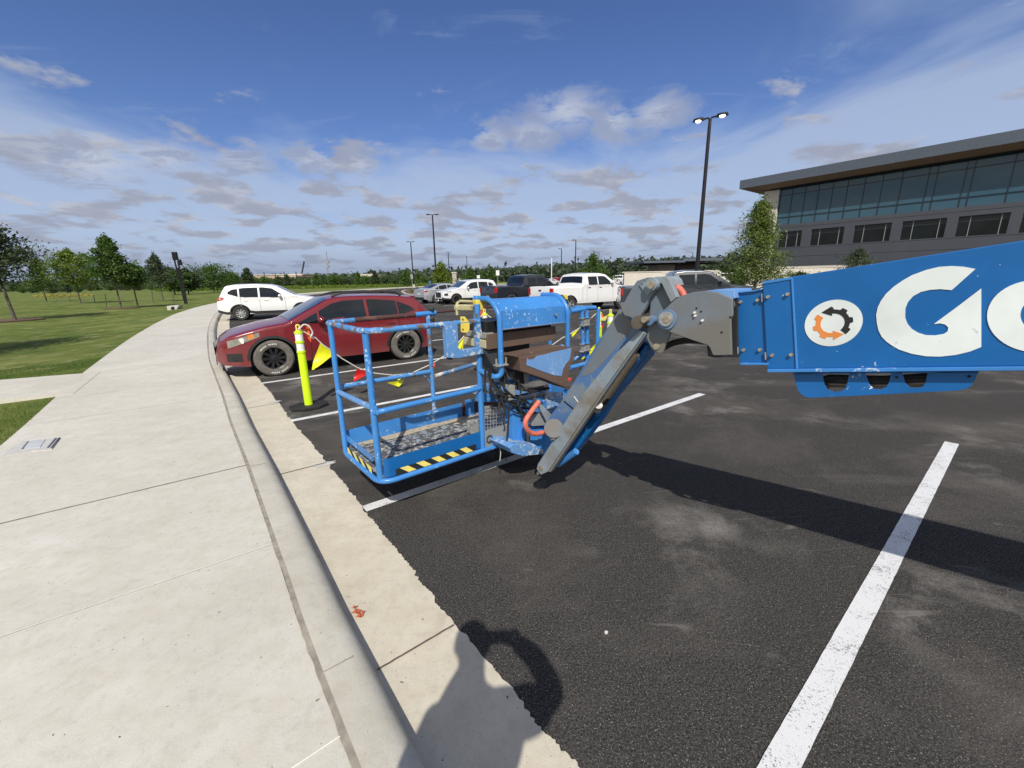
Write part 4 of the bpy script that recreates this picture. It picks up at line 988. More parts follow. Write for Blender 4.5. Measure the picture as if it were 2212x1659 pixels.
def make_car(name, loc, rz, label, cat, S, paint, group=None):
    """S: top [(x,z)..] rear->front, hw half width, sill, wheels (xr, xf, r), glass spec ..."""
    root = empty(name, loc, rz, label, cat, group)
    L = S['top'][-1][0]; hw = S['hw']; xr, xf, r = S['wheels']; ar = r*S.get('arch', 1.13); sill = S['sill']; belt = S['belt']
    W_ = lambda x: hw*interp(S.get('plan', [(0, .86), (.12, .93), (.5, .985), (1.2, 1.), (L-1.1, 1.), (L-.45, .95), (L-.15, .86), (L, .72)]), x)
    top = lambda x: interp(S['top'], x)
    def bot(x):
        b = interp(S.get('bot', [(0, sill+.12), (.35, sill), (L-.5, sill), (L-.1, sill+.05), (L, sill+.12)]), x)
        for xc in (xr, xf):
            d = abs(x-xc)
            if d < ar: b = max(b, r+math.sqrt(ar*ar-d*d)*.98)
        return b
    tum = S.get('tum', .20); rh = S['top_h']
    def side(x, z):
        y = W_(x)
        if z > belt: y *= 1-tum*((z-belt)/(rh-belt))**1.15
        elif z < .62: y *= 1-.05*((.62-z)/.5)
        else: y *= 1-.025*((z-.62)/(belt-.62))
        return y
    xs = set()
    nx = 76
    X0 = S['top'][0][0]
    for i in range(nx+1): xs.add(round(X0+(L-X0)*i/nx, 4))
    for x, z in S['top']: xs.add(round(x, 4))
    for xc in (xr, xf):
        for k in range(25): xs.add(round(xc-ar*math.cos(math.pi*k/24), 4))
        xs.add(round(xc-ar-.004, 4)); xs.add(round(xc+ar+.004, 4))
    xs = sorted(x for x in xs if X0 <= x <= L)
    keep = [xs[0]]
    for x in xs[1:]:
        if x-keep[-1] > .0035: keep.append(x)
    xs = keep
    bed = S.get('bed'); crown = S.get('crown', .035)
    rows = 13; vs = []; ncol = None
    def section(x):
        zt_, zb_ = top(x), bot(x); rc = min(.055, (zt_-zb_)*.3); pts = []
        for k in range(rows): 
            z = zb_+(zt_-rc-zb_)*k/(rows-1); pts.append((side(x, z), z))
        ys = side(x, zt_-rc)
        inb = bed and bed[0] < x < bed[1]
        for a in (30, 60, 88): pts.append((ys-rc*(1-math.cos(R_(a))), zt_-rc+rc*math.sin(R_(a))))
        yi = pts[-1][0]; cr = crown if not inb else 0
        for f_ in (.92, .90, .6, .3, 0): pts.append((yi*f_, zt_+cr*(1-f_*f_) - (.42 if inb and f_ < .91 else 0)))
        return pts
    for x in xs:
        p = section(x); full = p+[(-y, z) for y, z in p[-2::-1]]; ncol = len(full); vs += [(x, y, z) for y, z in full]
    n = len(xs); fs = [(i*ncol+j, (i+1)*ncol+j, (i+1)*ncol+j+1, i*ncol+j+1) for i in range(n-1) for j in range(ncol-1)]
    fs += [tuple(range(ncol)), tuple(range((n-1)*ncol, n*ncol))]
    MB().add(vs, fs).build('body', paint, root, smooth=True, world=False)
    # dark floor pan and wheel housings
    mb = MB(); mb.box(L/2, 0, (sill+.62)/2+.02, L-.5, 2*hw*.72, .62-sill); mb.box((xr+xf)/2, 0, (sill+.55)/2, xf-xr-2*ar-.06, 2*hw*.93, .5-sill)
    mb.build('underbody', M['seam'], root, world=False)
    yc = section(L*.45)
    def patch(x0, x1, lo, hi, mat, name, sides=(1, -1), off=.006, n_=14, m_=4, par=root, both=False):
        for sd_ in sides:
            vs = []
            for i in range(n_+1):
                x = x0+(x1-x0)*i/n_; a, b = lo(x), hi(x); b = max(a+.002, b)
                for j in range(m_+1):
                    z = a+(b-a)*j/m_; vs.append((x, sd_*(side(x, z)+off), z))
            MB().add(vs, [(i*(m_+1)+j, (i+1)*(m_+1)+j, (i+1)*(m_+1)+j+1, i*(m_+1)+j+1) for i in range(n_) for j in range(m_)]).build(name, mat, par, smooth=True, world=False)
    for (x0, x1) in S['win']:
        patch(x0, x1, S['wlo'], lambda x: min(S['whi'](x), top(x)-.075), M['glass'], 'side_window')
    def deck(x0, x1, f0, mat, name, off=.007, f1=None, n_=10):
        vs = []
        for i in range(n_+1):
            x = x0+(x1-x0)*i/n_; ys = side(x, top(x)-.05)-.055
            for j in range(9):
                f_ = -f0+2*f0*j/8; vs.append((x, ys*f_, top(x)+crown*(1-f_*f_)+off))
        MB().add(vs, [(i*9+j, (i+1)*9+j, (i+1)*9+j+1, i*9+j+1) for i in range(n_) for j in range(8)]).build(name, mat, root, smooth=True, world=False)
    for a in S.get('screens', []): deck(a[0], a[1], .92, M['windscreen'] if a[2] == 'f' else M['glass'], 'windscreen' if a[2] == 'f' else 'rear_window', off=.010)
    # panel gaps
    for x in S['doors']:
        patch(x-.005, x+.005, lambda q: max(bot(q), sill+.10)+.0, lambda q: S['wlo'](q), M['seam'], 'door_gap', n_=1, m_=8, off=.003)
    for x in S.get('handles', []):
        for sd_ in (1, -1):
            z = belt-.12; mb = MB(); mb.box(x, sd_*(side(x, z)+.018), z, .17, .02, .028); mb.build('door_handle', S.get('hmat', paint), root, world=False, bevel=.006)
    if S.get('clad'):
        for a, b in ((.0, xr-ar), (xr+ar, xf-ar), (xf+ar, L)):
            patch(a, b, lambda q: bot(q), lambda q: bot(q)+S['clad'], M['trim'], 'sill_cladding', n_=8, m_=2, off=.004)
    if S.get('archtrim'):
        for xc in (xr, xf):
            for sd_ in (1, -1):
                vs = []
                for k in range(25):
                    a = math.pi*k/24
                    for rr in (ar, ar+.05):
                        x = xc-rr*math.cos(a); z = r+rr*math.sin(a)*.98; vs.append((x, sd_*(side(x, z)+.007), z))
                MB().add(vs, [(2*i, 2*i+1, 2*i+3, 2*i+2) for i in range(24)]).build('arch_trim', M['trim'], root, world=False)
    for (x0, x1, z0, z1, mt, nm) in S.get('lamps', []):
        zs = lambda q, z0=z0, z1=z1, x0=x0, x1=x1: z0
        patch(x0, x1, lambda q: lerp(z0[0], z0[1], (q-x0)/(x1-x0)), lambda q: min(top(q)-.02, lerp(z1[0], z1[1], (q-x0)/(x1-x0))), M[mt], nm, off=.005, n_=8)
    for f_ in S.get('ends', []):
        # (end, y0, y1, z0, z1, mat, name) flat pieces on the nose or tail
        e, y0, y1, z0, z1, mt, nm = f_; x = L+.004 if e == 'f' else -.004
        MB().box(x, (y0+y1)/2, (z0+z1)/2, .012, y1-y0, z1-z0).build(nm, M[mt] if isinstance(mt, str) else mt, root, world=False, bevel=.004)
    mx, mz = S['mirror']
    for sd_ in (1, -1):
        bm = bmesh.new(); bmesh.ops.create_uvsphere(bm, u_segments=14, v_segments=9, radius=1)
        vs = [(mx+v.co.x*.07+ (.03 if v.co.x > 0 else 0)*0, sd_*(side(mx, mz)+.115)+v.co.y*.10, mz+.03+v.co.z*.075) for v in bm.verts]
        mb = MB().add(vs, [tuple(v.index for v in f.verts) for f in bm.faces]); bm.free()
        mr = mb.build('mirror', S.get('mmat', paint), root, smooth=True, world=False)
        MB().box(mx+.01, sd_*(side(mx, mz)+.03), mz-.02, .06, .10, .03).build('mirror_arm', M['trim'], mr, world=False)
    wd = S.get('tw', .22)
    for xc in (xr, xf):
        for sd_ in (1, -1):
            wheel(root, xc, sd_*(hw-wd*.5-.01), r, wd, S['tyre'], S['rim'], S['spokes'], sd_, S.get('letters', False), S.get('silver', False))
    S['side'] = side; S['topf'] = top
    return root
# --- dark red hatchback
HB = dict(top=[(.16, .56), (.17, .88), (.22, .98), (.30, 1.10), (.43, 1.27), (.53, 1.355), (.60, 1.385), (1.0, 1.43), (1.5, 1.452), (2.0, 1.455), (2.25, 1.44), (2.42, 1.40), (2.8, 1.215), (3.18, 1.025), (3.26, 1.0), (3.6, .955), (3.95, .875), (4.18, .81), (4.32, .72), (4.38, .62), (4.42, .48)],
          hw=.88, sill=.235, belt=.98, top_h=1.47, wheels=(.87, 3.51, .352), tum=.235, arch=1.12, tw=.235,
          win=[(.60, .985), (1.01, 1.64), (1.70, 2.62), (2.66, 3.02)], wlo=lambda x: interp([(.6, 1.10), (.9, 1.035), (1.6, .995), (3.0, .955)], x),
          whi=lambda x: interp([(.60, 1.12), (.72, 1.21), (1.0, 1.325), (1.5, 1.38), (2.1, 1.375), (2.35, 1.325), (3.05, .975)], x),
          screens=[(2.40, 3.17, 'f'), (.25, .55, 'r')], doors=[1.0, 1.66, 2.84], handles=[1.18, 2.02], mirror=(2.62, 1.0), archtrim=True,
          lamps=[(3.70, 4.22, (.785, .60), (.865, .735), 'headlamp', 'headlamp'), (3.80, 3.90, (.765, .745), (.845, .82), 'amber', 'indicator'), (0.18, .34, (.78, .80), (1.0, .98), 'taillamp', 'tail_lamp'), (4.02, 4.26, (.34, .35), (.50, .50), 'trim', 'fog_lamp_recess')],
          ends=[('f', -.40, .40, .46, .62, 'trim', 'grille'), ('f', -.45, .45, .28, .38, 'trim', 'air_intake'), ('f', -.1, .1, .56, .60, 'chrome', 'badge'), ],
          plan=[(0.16, .80), (.22, .90), (.5, .97), (1.0, 1.), (3.3, 1.), (3.8, .975), (4.12, .90), (4.3, .76), (4.42, .56)],
          tyre=M['tyre_dusty'], rim=M['rim_black'], spokes=10, letters=True)
Gr, Gf = G(881, 776.5), G(611, 811.5)
d_ = (Gf-Gr); hd = math.atan2(d_.y, d_.x)
def car_at(g_rear, heading, xr, y):       # near rear tyre contact -> root
    c, s = math.cos(heading), math.sin(heading)
    return (g_rear.x-(xr*c-y*s), g_rear.y-(xr*s+y*c), 0)
red = make_car('hatchback', car_at(Gr, hd, .87, .87), hd, 'dark red hatchback with dusty off-road tyres and black wheels, nose to the kerb', 'car', HB, M['p_red'])
for sd_ in (1, -1):       # roof bars
    rr = MB().tube(fillet([(.78, sd_*.50, 1.42), (.90, sd_*.52, 1.50), (1.3, sd_*.55, 1.53), (2.05, sd_*.53, 1.525), (2.28, sd_*.52, 1.46)], .1, 4), .020, 8)
    rr.build('roof_rail', M['trim'], red, smooth=True, world=False)
MB().tube([(.78, 0, 1.46), (.60, 0, 1.64)], .004, 5).build('aerial', M['trim'], red, world=False)
MB().box(.54, 0, 1.39, .22, 1.02, .03).build('spoiler', M['p_red'], red, world=False, bevel=.01)
MB().add([(.9, -.45, 1.548), (2.05, -.45, 1.538), (2.05, .45, 1.538), (.9, .45, 1.548)], [(0, 1, 2, 3)])
for sd_ in (1, -1):
    MB().box(2.78, sd_*(HB['side'](2.78, .55)+.002), .40, .004, .01, .2).build('mud_flap_edge', M['seam'], red, world=False)
    MB().tube([(4.13, sd_*(HB['side'](4.13, .42)-.01), .42), (4.13, sd_*(HB['side'](4.13, .42)+.012), .42)], .05, 14).build('fog_lamp', M['trim'], red, world=False)
    MB().tube([(3.98, sd_*(HB['side'](3.98, .72)-.02), .73), (4.0, sd_*(HB['side'](4.0, .72)+.014), .725)], .052, 14).build('headlamp_lens', M['reflect'], red, world=False)
    for x in (2.86, .30): MB().box(x, sd_*(HB['side'](x, .30)-.06), .25, .012, .16, .20).build('mud_flap', M['trim'], red, world=False)
for k in (-1, 1): MB().box(1.35 if k < 0 else 2.2, k*.3-.05, 1.0, .12, .42, .62).build('seat_back', M['trim'], red, world=False, bevel=.05)
# --- white sport utility at the bend
SUV = dict(top=[(0, .62), (.03, 1.02), (.14, 1.12), (.30, 1.42), (.42, 1.60), (.36+.12, 1.635), (.8, 1.685), (1.6, 1.70), (2.3, 1.66), (2.62, 1.58), (3.05, 1.33), (3.42, 1.135), (3.6, 1.10), (4.1, 1.00), (4.42, .90), (4.58, .75), (4.64, .5)],
           hw=.92, sill=.30, belt=1.06, top_h=1.70, wheels=(.93, 3.63, .35), tum=.19,
           win=[(.52, .93), (1.0, 1.78), (1.86, 2.78)], wlo=lambda x: interp([(.5, 1.28), (.93, 1.13), (1.2, 1.10), (3.0, 1.06)], x),
           whi=lambda x: interp([(.5, 1.34), (.7, 1.47), (1.2, 1.54), (2.0, 1.55), (2.4, 1.49), (2.8, 1.20)], x),
           screens=[(2.66, 3.38, 'f'), (.16, .38, 'r')], doors=[1.02, 1.82, 2.92], handles=[1.22, 2.1], mirror=(2.72, 1.10), clad=.13, archtrim=True,
           lamps=[(4.05, 4.5, (.78, .74), (.95, .86), 'headlamp', 'headlamp'), (0.03, .34, (.94, 1.02), (1.16, 1.10), 'taillamp', 'tail_lamp')],
           ends=[('r', -.25, .25, .80, .92, 'plate', 'number_plate'), ('f', -.35, .35, .55, .75, 'trim', 'grille')], tyre=M['tyre'], rim=M['rim_silver'], spokes=9, silver=True)
hr = R_(22)
make_car('parked_suv', car_at(G(522.6, 692.5), hr, .93, -.92), hr, 'white sport utility vehicle with silver wheels, parked tail to the pavement bend', 'car', SUV, M['p_white'])
# --- vehicles in the second row of bays
def clone(S, **kw): d = dict(S); d.update(kw); return d
PK = dict(top=[(0, .70), (.02, 1.26), (.05, 1.30), (1.95, 1.31), (1.99, 1.36), (2.12, 1.78), (2.22, 1.88), (2.6, 1.93), (3.3, 1.92), (3.65, 1.86), (4.0, 1.62), (4.35, 1.36), (4.5, 1.32), (5.2, 1.24), (5.6, 1.14), (5.76, .98), (5.82, .6)],
          hw=1.01, sill=.46, belt=1.34, top_h=1.93, wheels=(1.15, 4.85, .42), tum=.17, tw=.27,
          win=[(2.36, 2.98), (3.06, 3.92)], wlo=lambda x: 1.36, whi=lambda x: interp([(2.3, 1.76), (3.4, 1.78), (3.6, 1.74), (3.95, 1.46)], x),
          screens=[(3.72, 4.32, 'f'), (2.01, 2.11, 'r')], doors=[1.97, 2.26, 3.02, 4.12], handles=[2.42, 3.2], hmat=M['trim'], mirror=(3.98, 1.42), bed=(.10, 1.90),
          plan=[(0, .93), (.1, .98), (.5, 1.), (4.8, 1.), (5.4, .97), (5.7, .88), (5.82, .78)],
          lamps=[(.0, .10, (.95, .95), (1.24, 1.24), 'taillamp', 'tail_lamp'), (5.4, 5.7, (.95, .92), (1.12, 1.06), 'headlamp', 'headlamp')],
          ends=[('r', -.98, -.80, .90, 1.24, 'taillamp', 'tail_lamp'), ('r', .80, .98, .90, 1.24, 'taillamp', 'tail_lamp'), ('r', -.15, .15, .62, .74, 'plate', 'number_plate'), ('r', -.10, .10, 1.10, 1.17, 'trim', 'tailgate_handle'), ('r', -.95, .95, .50, .60, 'chrome', 'bumper'), ('f', -.6, .6, .75, 1.05, 'chrome', 'grille')],
          tyre=M['tyre'], rim=M['rim_silver'], spokes=6, silver=True)
def rear_corner(gp, heading, y):
    c, s = math.cos(heading), math.sin(heading); return (gp.x+y*s, gp.y-y*c, 0)
hU = math.atan2(U.y, U.x)
_d = ray(1193, 631); rc_ = CO+_d*(20.6/_d.y); hT = hU-R_(5)
make_car('pickup_truck', rear_corner(rc_, hT, -1.0), hT, 'white crew-cab pickup truck with black door handles parked beyond the basket', 'pickup truck', PK, M['p_white'])
_d = ray(1341, 634); rc2 = CO+_d*(18.4/_d.y); h2 = -R_(10)
make_car('pickup_truck', rear_corner(rc2, h2, -1.0), h2, 'dark blue-grey pickup truck half hidden behind the boom knuckle', 'pickup truck', clone(PK, rim=M['rim_black'], bed=None, screens=[(3.72, 4.32, 'f')]), M['p_navy'])
rc3 = G(1071, 619.5, 1.28)
make_car('pickup_truck', rear_corner(rc3, hT, -1.0), hT, 'black pickup truck between the black sport utility and the white pickup', 'pickup truck', clone(PK, bed=None, rim=M['rim_black']), M['p_black'])
BS = clone(SUV, clad=0, rim=M['rim_silver'])
g4 = G(1000, 646, .28)
make_car('parked_suv', rear_corner(g4, hT, -.85), hT, 'black sport utility vehicle with red tail lamps, left of the black pickup', 'car', BS, M['p_black'])
g5 = G(987, 657.3)
h5 = hT+math.pi
make_car('parked_suv', car_at(g5, h5, 3.63, .90), h5, 'small white sport utility vehicle facing this way beside the silver saloon', 'car', clone(SUV, rim=M['rim_black'], lamps=[(4.25, 4.52, (.62, .62), (.80, .78), 'trim', 'headlamp'), (4.0, 4.5, (.90, .87), (.94, .90), 'trim', 'lamp_strip')], ends=[('f', -.45, .45, .50, .86, 'trim', 'grille')]), M['p_white'])
SD = dict(top=[(0, .62), (.02, .98), (.12, 1.06), (.55, 1.12), (.9, 1.24), (1.35, 1.39), (1.9, 1.45), (2.4, 1.44), (2.8, 1.35), (3.4, 1.04), (3.6, .99), (4.3, .84), (4.62, .68), (4.70, .45)],
          hw=.90, sill=.24, belt=.96, top_h=1.45, wheels=(.98, 3.72, .335), tum=.22, win=[(.95, 1.22), (1.28, 1.98), (2.06, 2.98)], wlo=lambda x: interp([(1, 1.06), (3, .96)], x),
          whi=lambda x: interp([(.95, 1.10), (1.3, 1.28), (1.8, 1.35), (2.3, 1.34), (3., 1.02)], x), screens=[(2.82, 3.38, 'f'), (.60, 1.3, 'r')], doors=[1.25, 2.02, 3.0], handles=[1.45, 2.25], mirror=(2.85, .98),
          lamps=[(0.02, .30, (.86, .86), (.98, .96), 'taillamp', 'tail_lamp'), (4.3, 4.6, (.62, .6), (.74, .68), 'headlamp', 'headlamp')],
          ends=[('r', -.25, .25, .66, .78, 'plate', 'number_plate'), ('r', -.7, .7, .28, .48, 'trim', 'bumper_insert'), ('f', -.4, .4, .4, .55, 'trim', 'grille')], tyre=M['tyre'], rim=M['rim_silver'], spokes=10, silver=True)
make_car('saloon_car', car_at(G(943.5, 655.3), hT+R_(9), .98, -.88), hT+R_(9), 'silver saloon car showing its dark tail, leftmost of the second row', 'car', SD, M['p_silver'])
# --- farther rows
P2 = M['p_white']; M['p_carred'] = carpaint('bright_red_car_paint', (.4, .02, .02), 0, .3, .03); M['p_grey'] = carpaint('grey_car_paint', (.16, .17, .18), .3, .3, .03)
far_specs = [(1001, 613, 'pickup_truck', PK, P2, 1.5, 'white pickup seen end-on beyond the black pickup truck roof'),
             (1036, 613, 'parked_suv', SUV, P2, .3, 'white sport utility just showing over the black pickup bed'),
             (868+80, 613.5, 'parked_suv', SUV, M['p_grey'], 1.5, 'grey car standing behind the kerb island'),
             (1176, 616, 'saloon_car', SD, P2, .2, 'white saloon between the black and white pickups, further back'),
             (1194, 615, 'parked_suv', SUV, M['p_carred'], .2, 'red vehicle roof just left of the white pickup cab'),
             (1165, 613.5, 'saloon_car', SD, M['p_carred'], 1.6, 'small red saloon far across the car park'),
             (1322, 620, 'pickup_truck', PK, P2, .3, 'white pickup parked directly behind the white crew-cab'),
             (1560, 621, 'pickup_truck', PK, P2, .4, 'white pickup behind the dark blue-grey one, left of the tall tree'),
             (1577, 615, 'parked_suv', SUV, M['p_carred'], .4, 'red sport utility in front of the pale wall by the tall tree'),
             (1735, 612, 'saloon_car', SD, P2, .4, 'white saloon by the pale wall to the right of the tall tree')]
for (px, py, nm, S_, pt, dh, lab) in far_specs:
    g_ = G(px, py, 0)
    make_car(nm, (g_.x, g_.y, 0), hT+dh, lab, 'pickup truck' if nm == 'pickup_truck' else 'car', clone(S_), pt)
# ------------------------------------------------------------------ delineator posts and bunting
def delineator(top, label, h=1.19):
    """looped-top channelizer post on a rubber base"""
    t = empty('delineator_post', (top.x, top.y, 0), 0, label, 'traffic post', 'lime green posts carrying the pennant line')
    o = Vector((top.x, top.y, 0)); z = lambda k: o+Vector((0, 0, k))
    mb = MB(); mb.prism([o+U*math.cos(R_(a))*.27+W*math.sin(R_(a))*.2+Vector((0, 0, .006)) for a in range(22, 382, 45)], (0, 0, .042)); mb.build('base', M['rubber'], t, bevel=.008)
    pr = [(.0, .056), (.62, .052), (.78, .050), (1.0, .048), (1.04, .047), (1.06, .035)]
    mb = MB(); mb.tube([z(.045+k*(h-.12)/1.06) for k, r in pr], .05, 20, radii=[r for k, r in pr]); mb.build('tube', M['lime'], t, smooth=True)
    s = (h-.12)/1.06
    for a, b in ((.78, .88), (.92, 1.02)):
        mb = MB(); mb.tube([z(.045+a*s), z(.045+b*s)], .0515, 20); mb.build('reflective_band', M['reflect'], t, smooth=True)
    for k in (.765, .90, 1.03):
        mb = MB(); mb.tube([z(.045+k*s-.012), z(.045+k*s+.012)], .058, 20); mb.build('collar', M['lime'], t, smooth=True)
    hp = fillet([z(h-.10)-U*.018, z(h)-U*.020, z(h)+U*.020, z(h-.10)+U*.018], .018, 4); MB().tube(hp, .010, 7).build('handle_loop', M['tape_yellow'], t, smooth=True)
    return o
p1 = delineator(G(668, 880), 'lime green post with two white bands standing by the red hatchback, left of the basket')
p2 = delineator(G(1047, 689, 1.0), 'lime green post seen only between the yellow latch and the blue console hood')
p3 = delineator(G(1294, 665.5, 1.18), 'lime green post between the basket gate and the jib arm')
p4 = delineator(G(1319, 671, 1.17), 'lime green post whose top just shows beside the jib arm, rightmost')
bunt = empty('pennant_line', tuple(p1), 0, 'white rope with red and yellow pennants strung between the lime green posts', 'bunting')
def vpl(px, py, a, b, off=0.):
    n_ = (b-a).cross(Vector((0, 0, 1))).normalized(); return onpl(px, py, n_, a+n_*off)
v12 = lambda p, off=0: vpl(*p, p1, p2, off); v23 = lambda p, off=0: vpl(*p, p2, p3, off)
rp = [p1+Vector((0, 0, 1.14))]+[v12(c1(*q)) for q in ((20, 440), (60, 480), (120, 520), (190, 573), (290, 632), (400, 667), (520, 681), (640, 667), (760, 612), (860, 550), (960, 450), (1040, 352))]+[p2+Vector((0, 0, 1.12))]
MB().tube(rp, .0085, 7).build('rope', M['rope'], bunt, smooth=True)
MB().tube([p2+Vector((0, 0, 1.12)), v23(c1b(745, 690)), v23(c1(1260, 560)), v23(c1(1500, 520)), v23(c7(990, 755)), v23(c7(1060, 725)), v23(c7(1330, 560)), v23(c7(1490, 415)), p3+Vector((0, 0, 1.12))], .0085, 7).build('rope', M['rope'], bunt, smooth=True)
MB().tube([v12(c1b(480, 720), -.2), v12(c1b(560, 800), -.2), v12(c1b(750, 930), -.2)], .006, 6).build('rope', M['rope'], bunt)
# loose tail of rope knotted round the first post
MB().tube(fillet([p1+Vector((.03, -.05, 1.13)), v12(c3(905, 465), .02), v12(c3(950, 480), .04), v12(c3(985, 540), .03), v12(c3(960, 580), .03), v12(c3(985, 590), .0)], .03, 3), .011, 7).build('rope', M['rope'], bunt, smooth=True)
def flag(pts, mat, f, name='pennant'):
    P3 = [f(p) for p in pts]; mb = MB(); mb.prism(P3, Vector((.002, .003, 0))); mb.build(name, mat, bunt)
def curl(a, b, c, mat, f, amp=.03):
    """triangular pennant with a gentle curl; a-b on the rope, c the tip"""
    A, B, Cc = f(a), f(b), f(c); nn = (B-A).cross(Cc-A).normalized(); vs = []; n_ = 8
    for i in range(n_+1):
        for j in range(n_+1):
            s = i/n_; t = j/n_; p = lerp(A, B, t)*(1-s)+Cc*s; vs.append(p+nn*amp*math.sin(s*3+t*2.4)*math.sin(s*1.6))
    MB().add(vs, [(i*(n_+1)+j, i*(n_+1)+j+1, (i+1)*(n_+1)+j+1, (i+1)*(n_+1)+j) for i in range(n_) for j in range(n_)]).build('pennant', mat, bunt, smooth=True)
curl(c3(1048, 625), c3(1185, 718), c3(975, 858), M['flag_yellow'], lambda p: v12(p, .0), .05)
curl(c3(1363, 848), c3(1478, 888), c3(1335, 958), M['flag_red'], v12)
curl(c3(1625, 972), c3(1775, 948), c3(1720, 1008), M['flag_yellow'], v12, .02)
curl(c3(1690, 915), c3(1790, 905), c3(1720, 950), M['flag_yellow'], lambda p: v12(p, .05), .02)
curl(c1(768, 605), c1(800, 592), c1(775, 636), M['flag_red'], v12)
curl(c1(943, 470), c1(978, 432), c1(950, 515), M['flag_yellow'], v12); flag([c1(962, 455), c1(977, 440), c1(972, 512), c1(950, 515)], M['flag_yellow'], v12)
curl(c3(905, 520), c3(945, 470), c3(965, 620), M['flag_orange'], lambda p: v12(p, -.03), .02)
curl(c1(1078, 285), c1(1130, 285), c1(1083, 305), M['flag_orange'], v12, .01); flag([c1(1075, 268), c1(1100, 262), c1(1130, 290), c1(1085, 302)], M['flag_orange'], lambda p: v12(p, -.1))
curl(c7(1150, 670), c7(1335, 550), c7(1170, 750), M['flag_yellow'], v23, .03)
v34 = lambda p, off=-.05: vpl(*p, p3-PU, p3+PU, off)
flag([c7(1715, 250), c7(1775, 310), c7(1770, 360), c7(1725, 350)], M['flag_orange'], v34)
flag([c7(1725, 375), c7(1860, 320), c7(1820, 425), c7(1740, 425), c7(1700, 540), c7(1690, 430)], M['tape_yellow'], v34)
flag([c7(1748, 480), c7(1785, 480), c7(1778, 565), c7(1745, 560)], M['flag_red'], v34)
flag([c7(1685, 570), c7(1748, 520), c7(1745, 770), c7(1690, 855), c7(1640, 900), c7(1660, 800)], M['flag_yellow'], v34)
flag([c7(1480, 1030), c7(1600, 905), c7(1640, 940), c7(1490, 1120)], M['flag_yellow'], v34)
flag([c7(1600, 905), c7(1660, 830), c7(1690, 860), c7(1640, 940)], M['flag_yellow'], lambda p: v34(p, -.03))
flag([c7(1480, 1120), c7(1550, 1090), c7(1490, 1170)], M['flag_red'], v34)
flag([c7(1345, 1175), c7(1410, 1100), c7(1420, 1140), c7(1380, 1180)], M['flag_yellow'], v34)

# ------------------------------------------------------------------ lamp posts
def lamp_post(px, top_y, D, label, h=None, heads=2, lit=False, r=.09, head_dir=None):
    d = ray(px, top_y); t = D/d.y; top = CO+d*t; h = top.z
    t_ = empty('lamp_post', (top.x, top.y, 0), 0, label, 'lamp post', 'bronze lamp posts of the car park')
    o = Vector((top.x, top.y, 0)); z = lambda k: o+Vector((0, 0, k))
    MB().tube([z(0), z(.75)], .28, 20).build('concrete_base', M['gutter'], t_, smooth=True)
    MB().tube([z(.75), z(h)], r, 10, radii=[r*1.15, r*.8]).build('pole', M['pole'], t_, smooth=True)
    hd_ = head_dir or (U if heads == 2 else -U); hd_ = hd_.normalized(); sd_ = Vector((-hd_.y, hd_.x, 0))
    for s in ((1, -1) if heads == 2 else (1,)):
        k = hd_*s
        mb = MB(); mb.prism([z(h)+k*.05-sd_*.03, z(h)+k*.30-sd_*.03, z(h)+k*.30+sd_*.03, z(h)+k*.05+sd_*.03], (0, 0, .08)); mb.build('arm', M['pole'], t_)
        c = z(h)+k*.62; vs = []
        mb = MB()
        out_ = [(.32, .0), (.24, .15), (.0, .20), (-.24, .15), (-.34, .06), (-.34, -.06), (-.24, -.15), (0, -.20), (.24, -.15)]
        lo = [c+k*a+sd_*b for a, b in out_]; hi = [c+k*a*.8+sd_*b*.7+Vector((0, 0, .13)) for a, b in out_]
        n_ = len(lo); mb.add(lo+hi, [tuple(range(n_))[::-1], tuple(range(n_, 2*n_))]+[(i, (i+1) % n_, n_+(i+1) % n_, n_+i) for i in range(n_)])
        hd2 = mb.build('lamp_head', M['pole'], t_)
        mb = MB(); mb.tube([c-Vector((0, 0, .06)), c+Vector((0, 0, .0))], .14, 16, radii=[.10, .15]); mb.build('lamp_glass', MATS.get('lamp_lit') if lit else MATS.get('lamp_off'), t_, smooth=True)
    return t_
emis('lamp_lit', (1, .88, .55), 9.0)
MATS['lamp_off'] = plain('lamp_lens', (.6, .6, .55), .3)
lamp_post(1534, 256, 26, 'tall near lamp post with both of its lamps lit, behind the dark pickup', lit=True, r=.11, head_dir=Vector((.80, -.6, 0)))
lamp_post(934, 464, 64, 'lamp post rising from the round tree in the middle distance', head_dir=Vector((1, .1, 0)), r=.12)
lamp_post(887, 522.5, 100, 'lamp post at the tip of the kerb island', head_dir=Vector((1, .1, 0)), r=.13)
lamp_post(968, 545, 150, 'small far lamp post right of the round tree', head_dir=Vector((1, .1, 0)), r=.15)
lamp_post(1008, 553, 170, 'thin far lamp post over the narrow tree', heads=1, head_dir=Vector((-1, .1, 0)), r=.13)
lamp_post(1244, 519, 95, 'single-headed lamp post behind the white pickup cab', heads=1, head_dir=Vector((-1, 0, 0)), r=.12)
lamp_post(1213, 537, 120, 'single-headed lamp post left of the one behind the white cab', heads=1, head_dir=Vector((-1, 0, 0)), r=.13)
lamp_post(1294, 546, 140, 'thin pale lamp post right of the conical tree', heads=1, head_dir=Vector((-1, 0, 0)), r=.1)
lamp_post(1387, 556, 160, 'thin lamp post just left of the flat-roofed pavilion', heads=1, head_dir=Vector((-1, 0, 0)), r=.1)
lamp_post(1497, 545, 120, 'lamp post sticking up over the flat-roofed pavilion', heads=1, head_dir=Vector((-1, 0, 0)), r=.1)
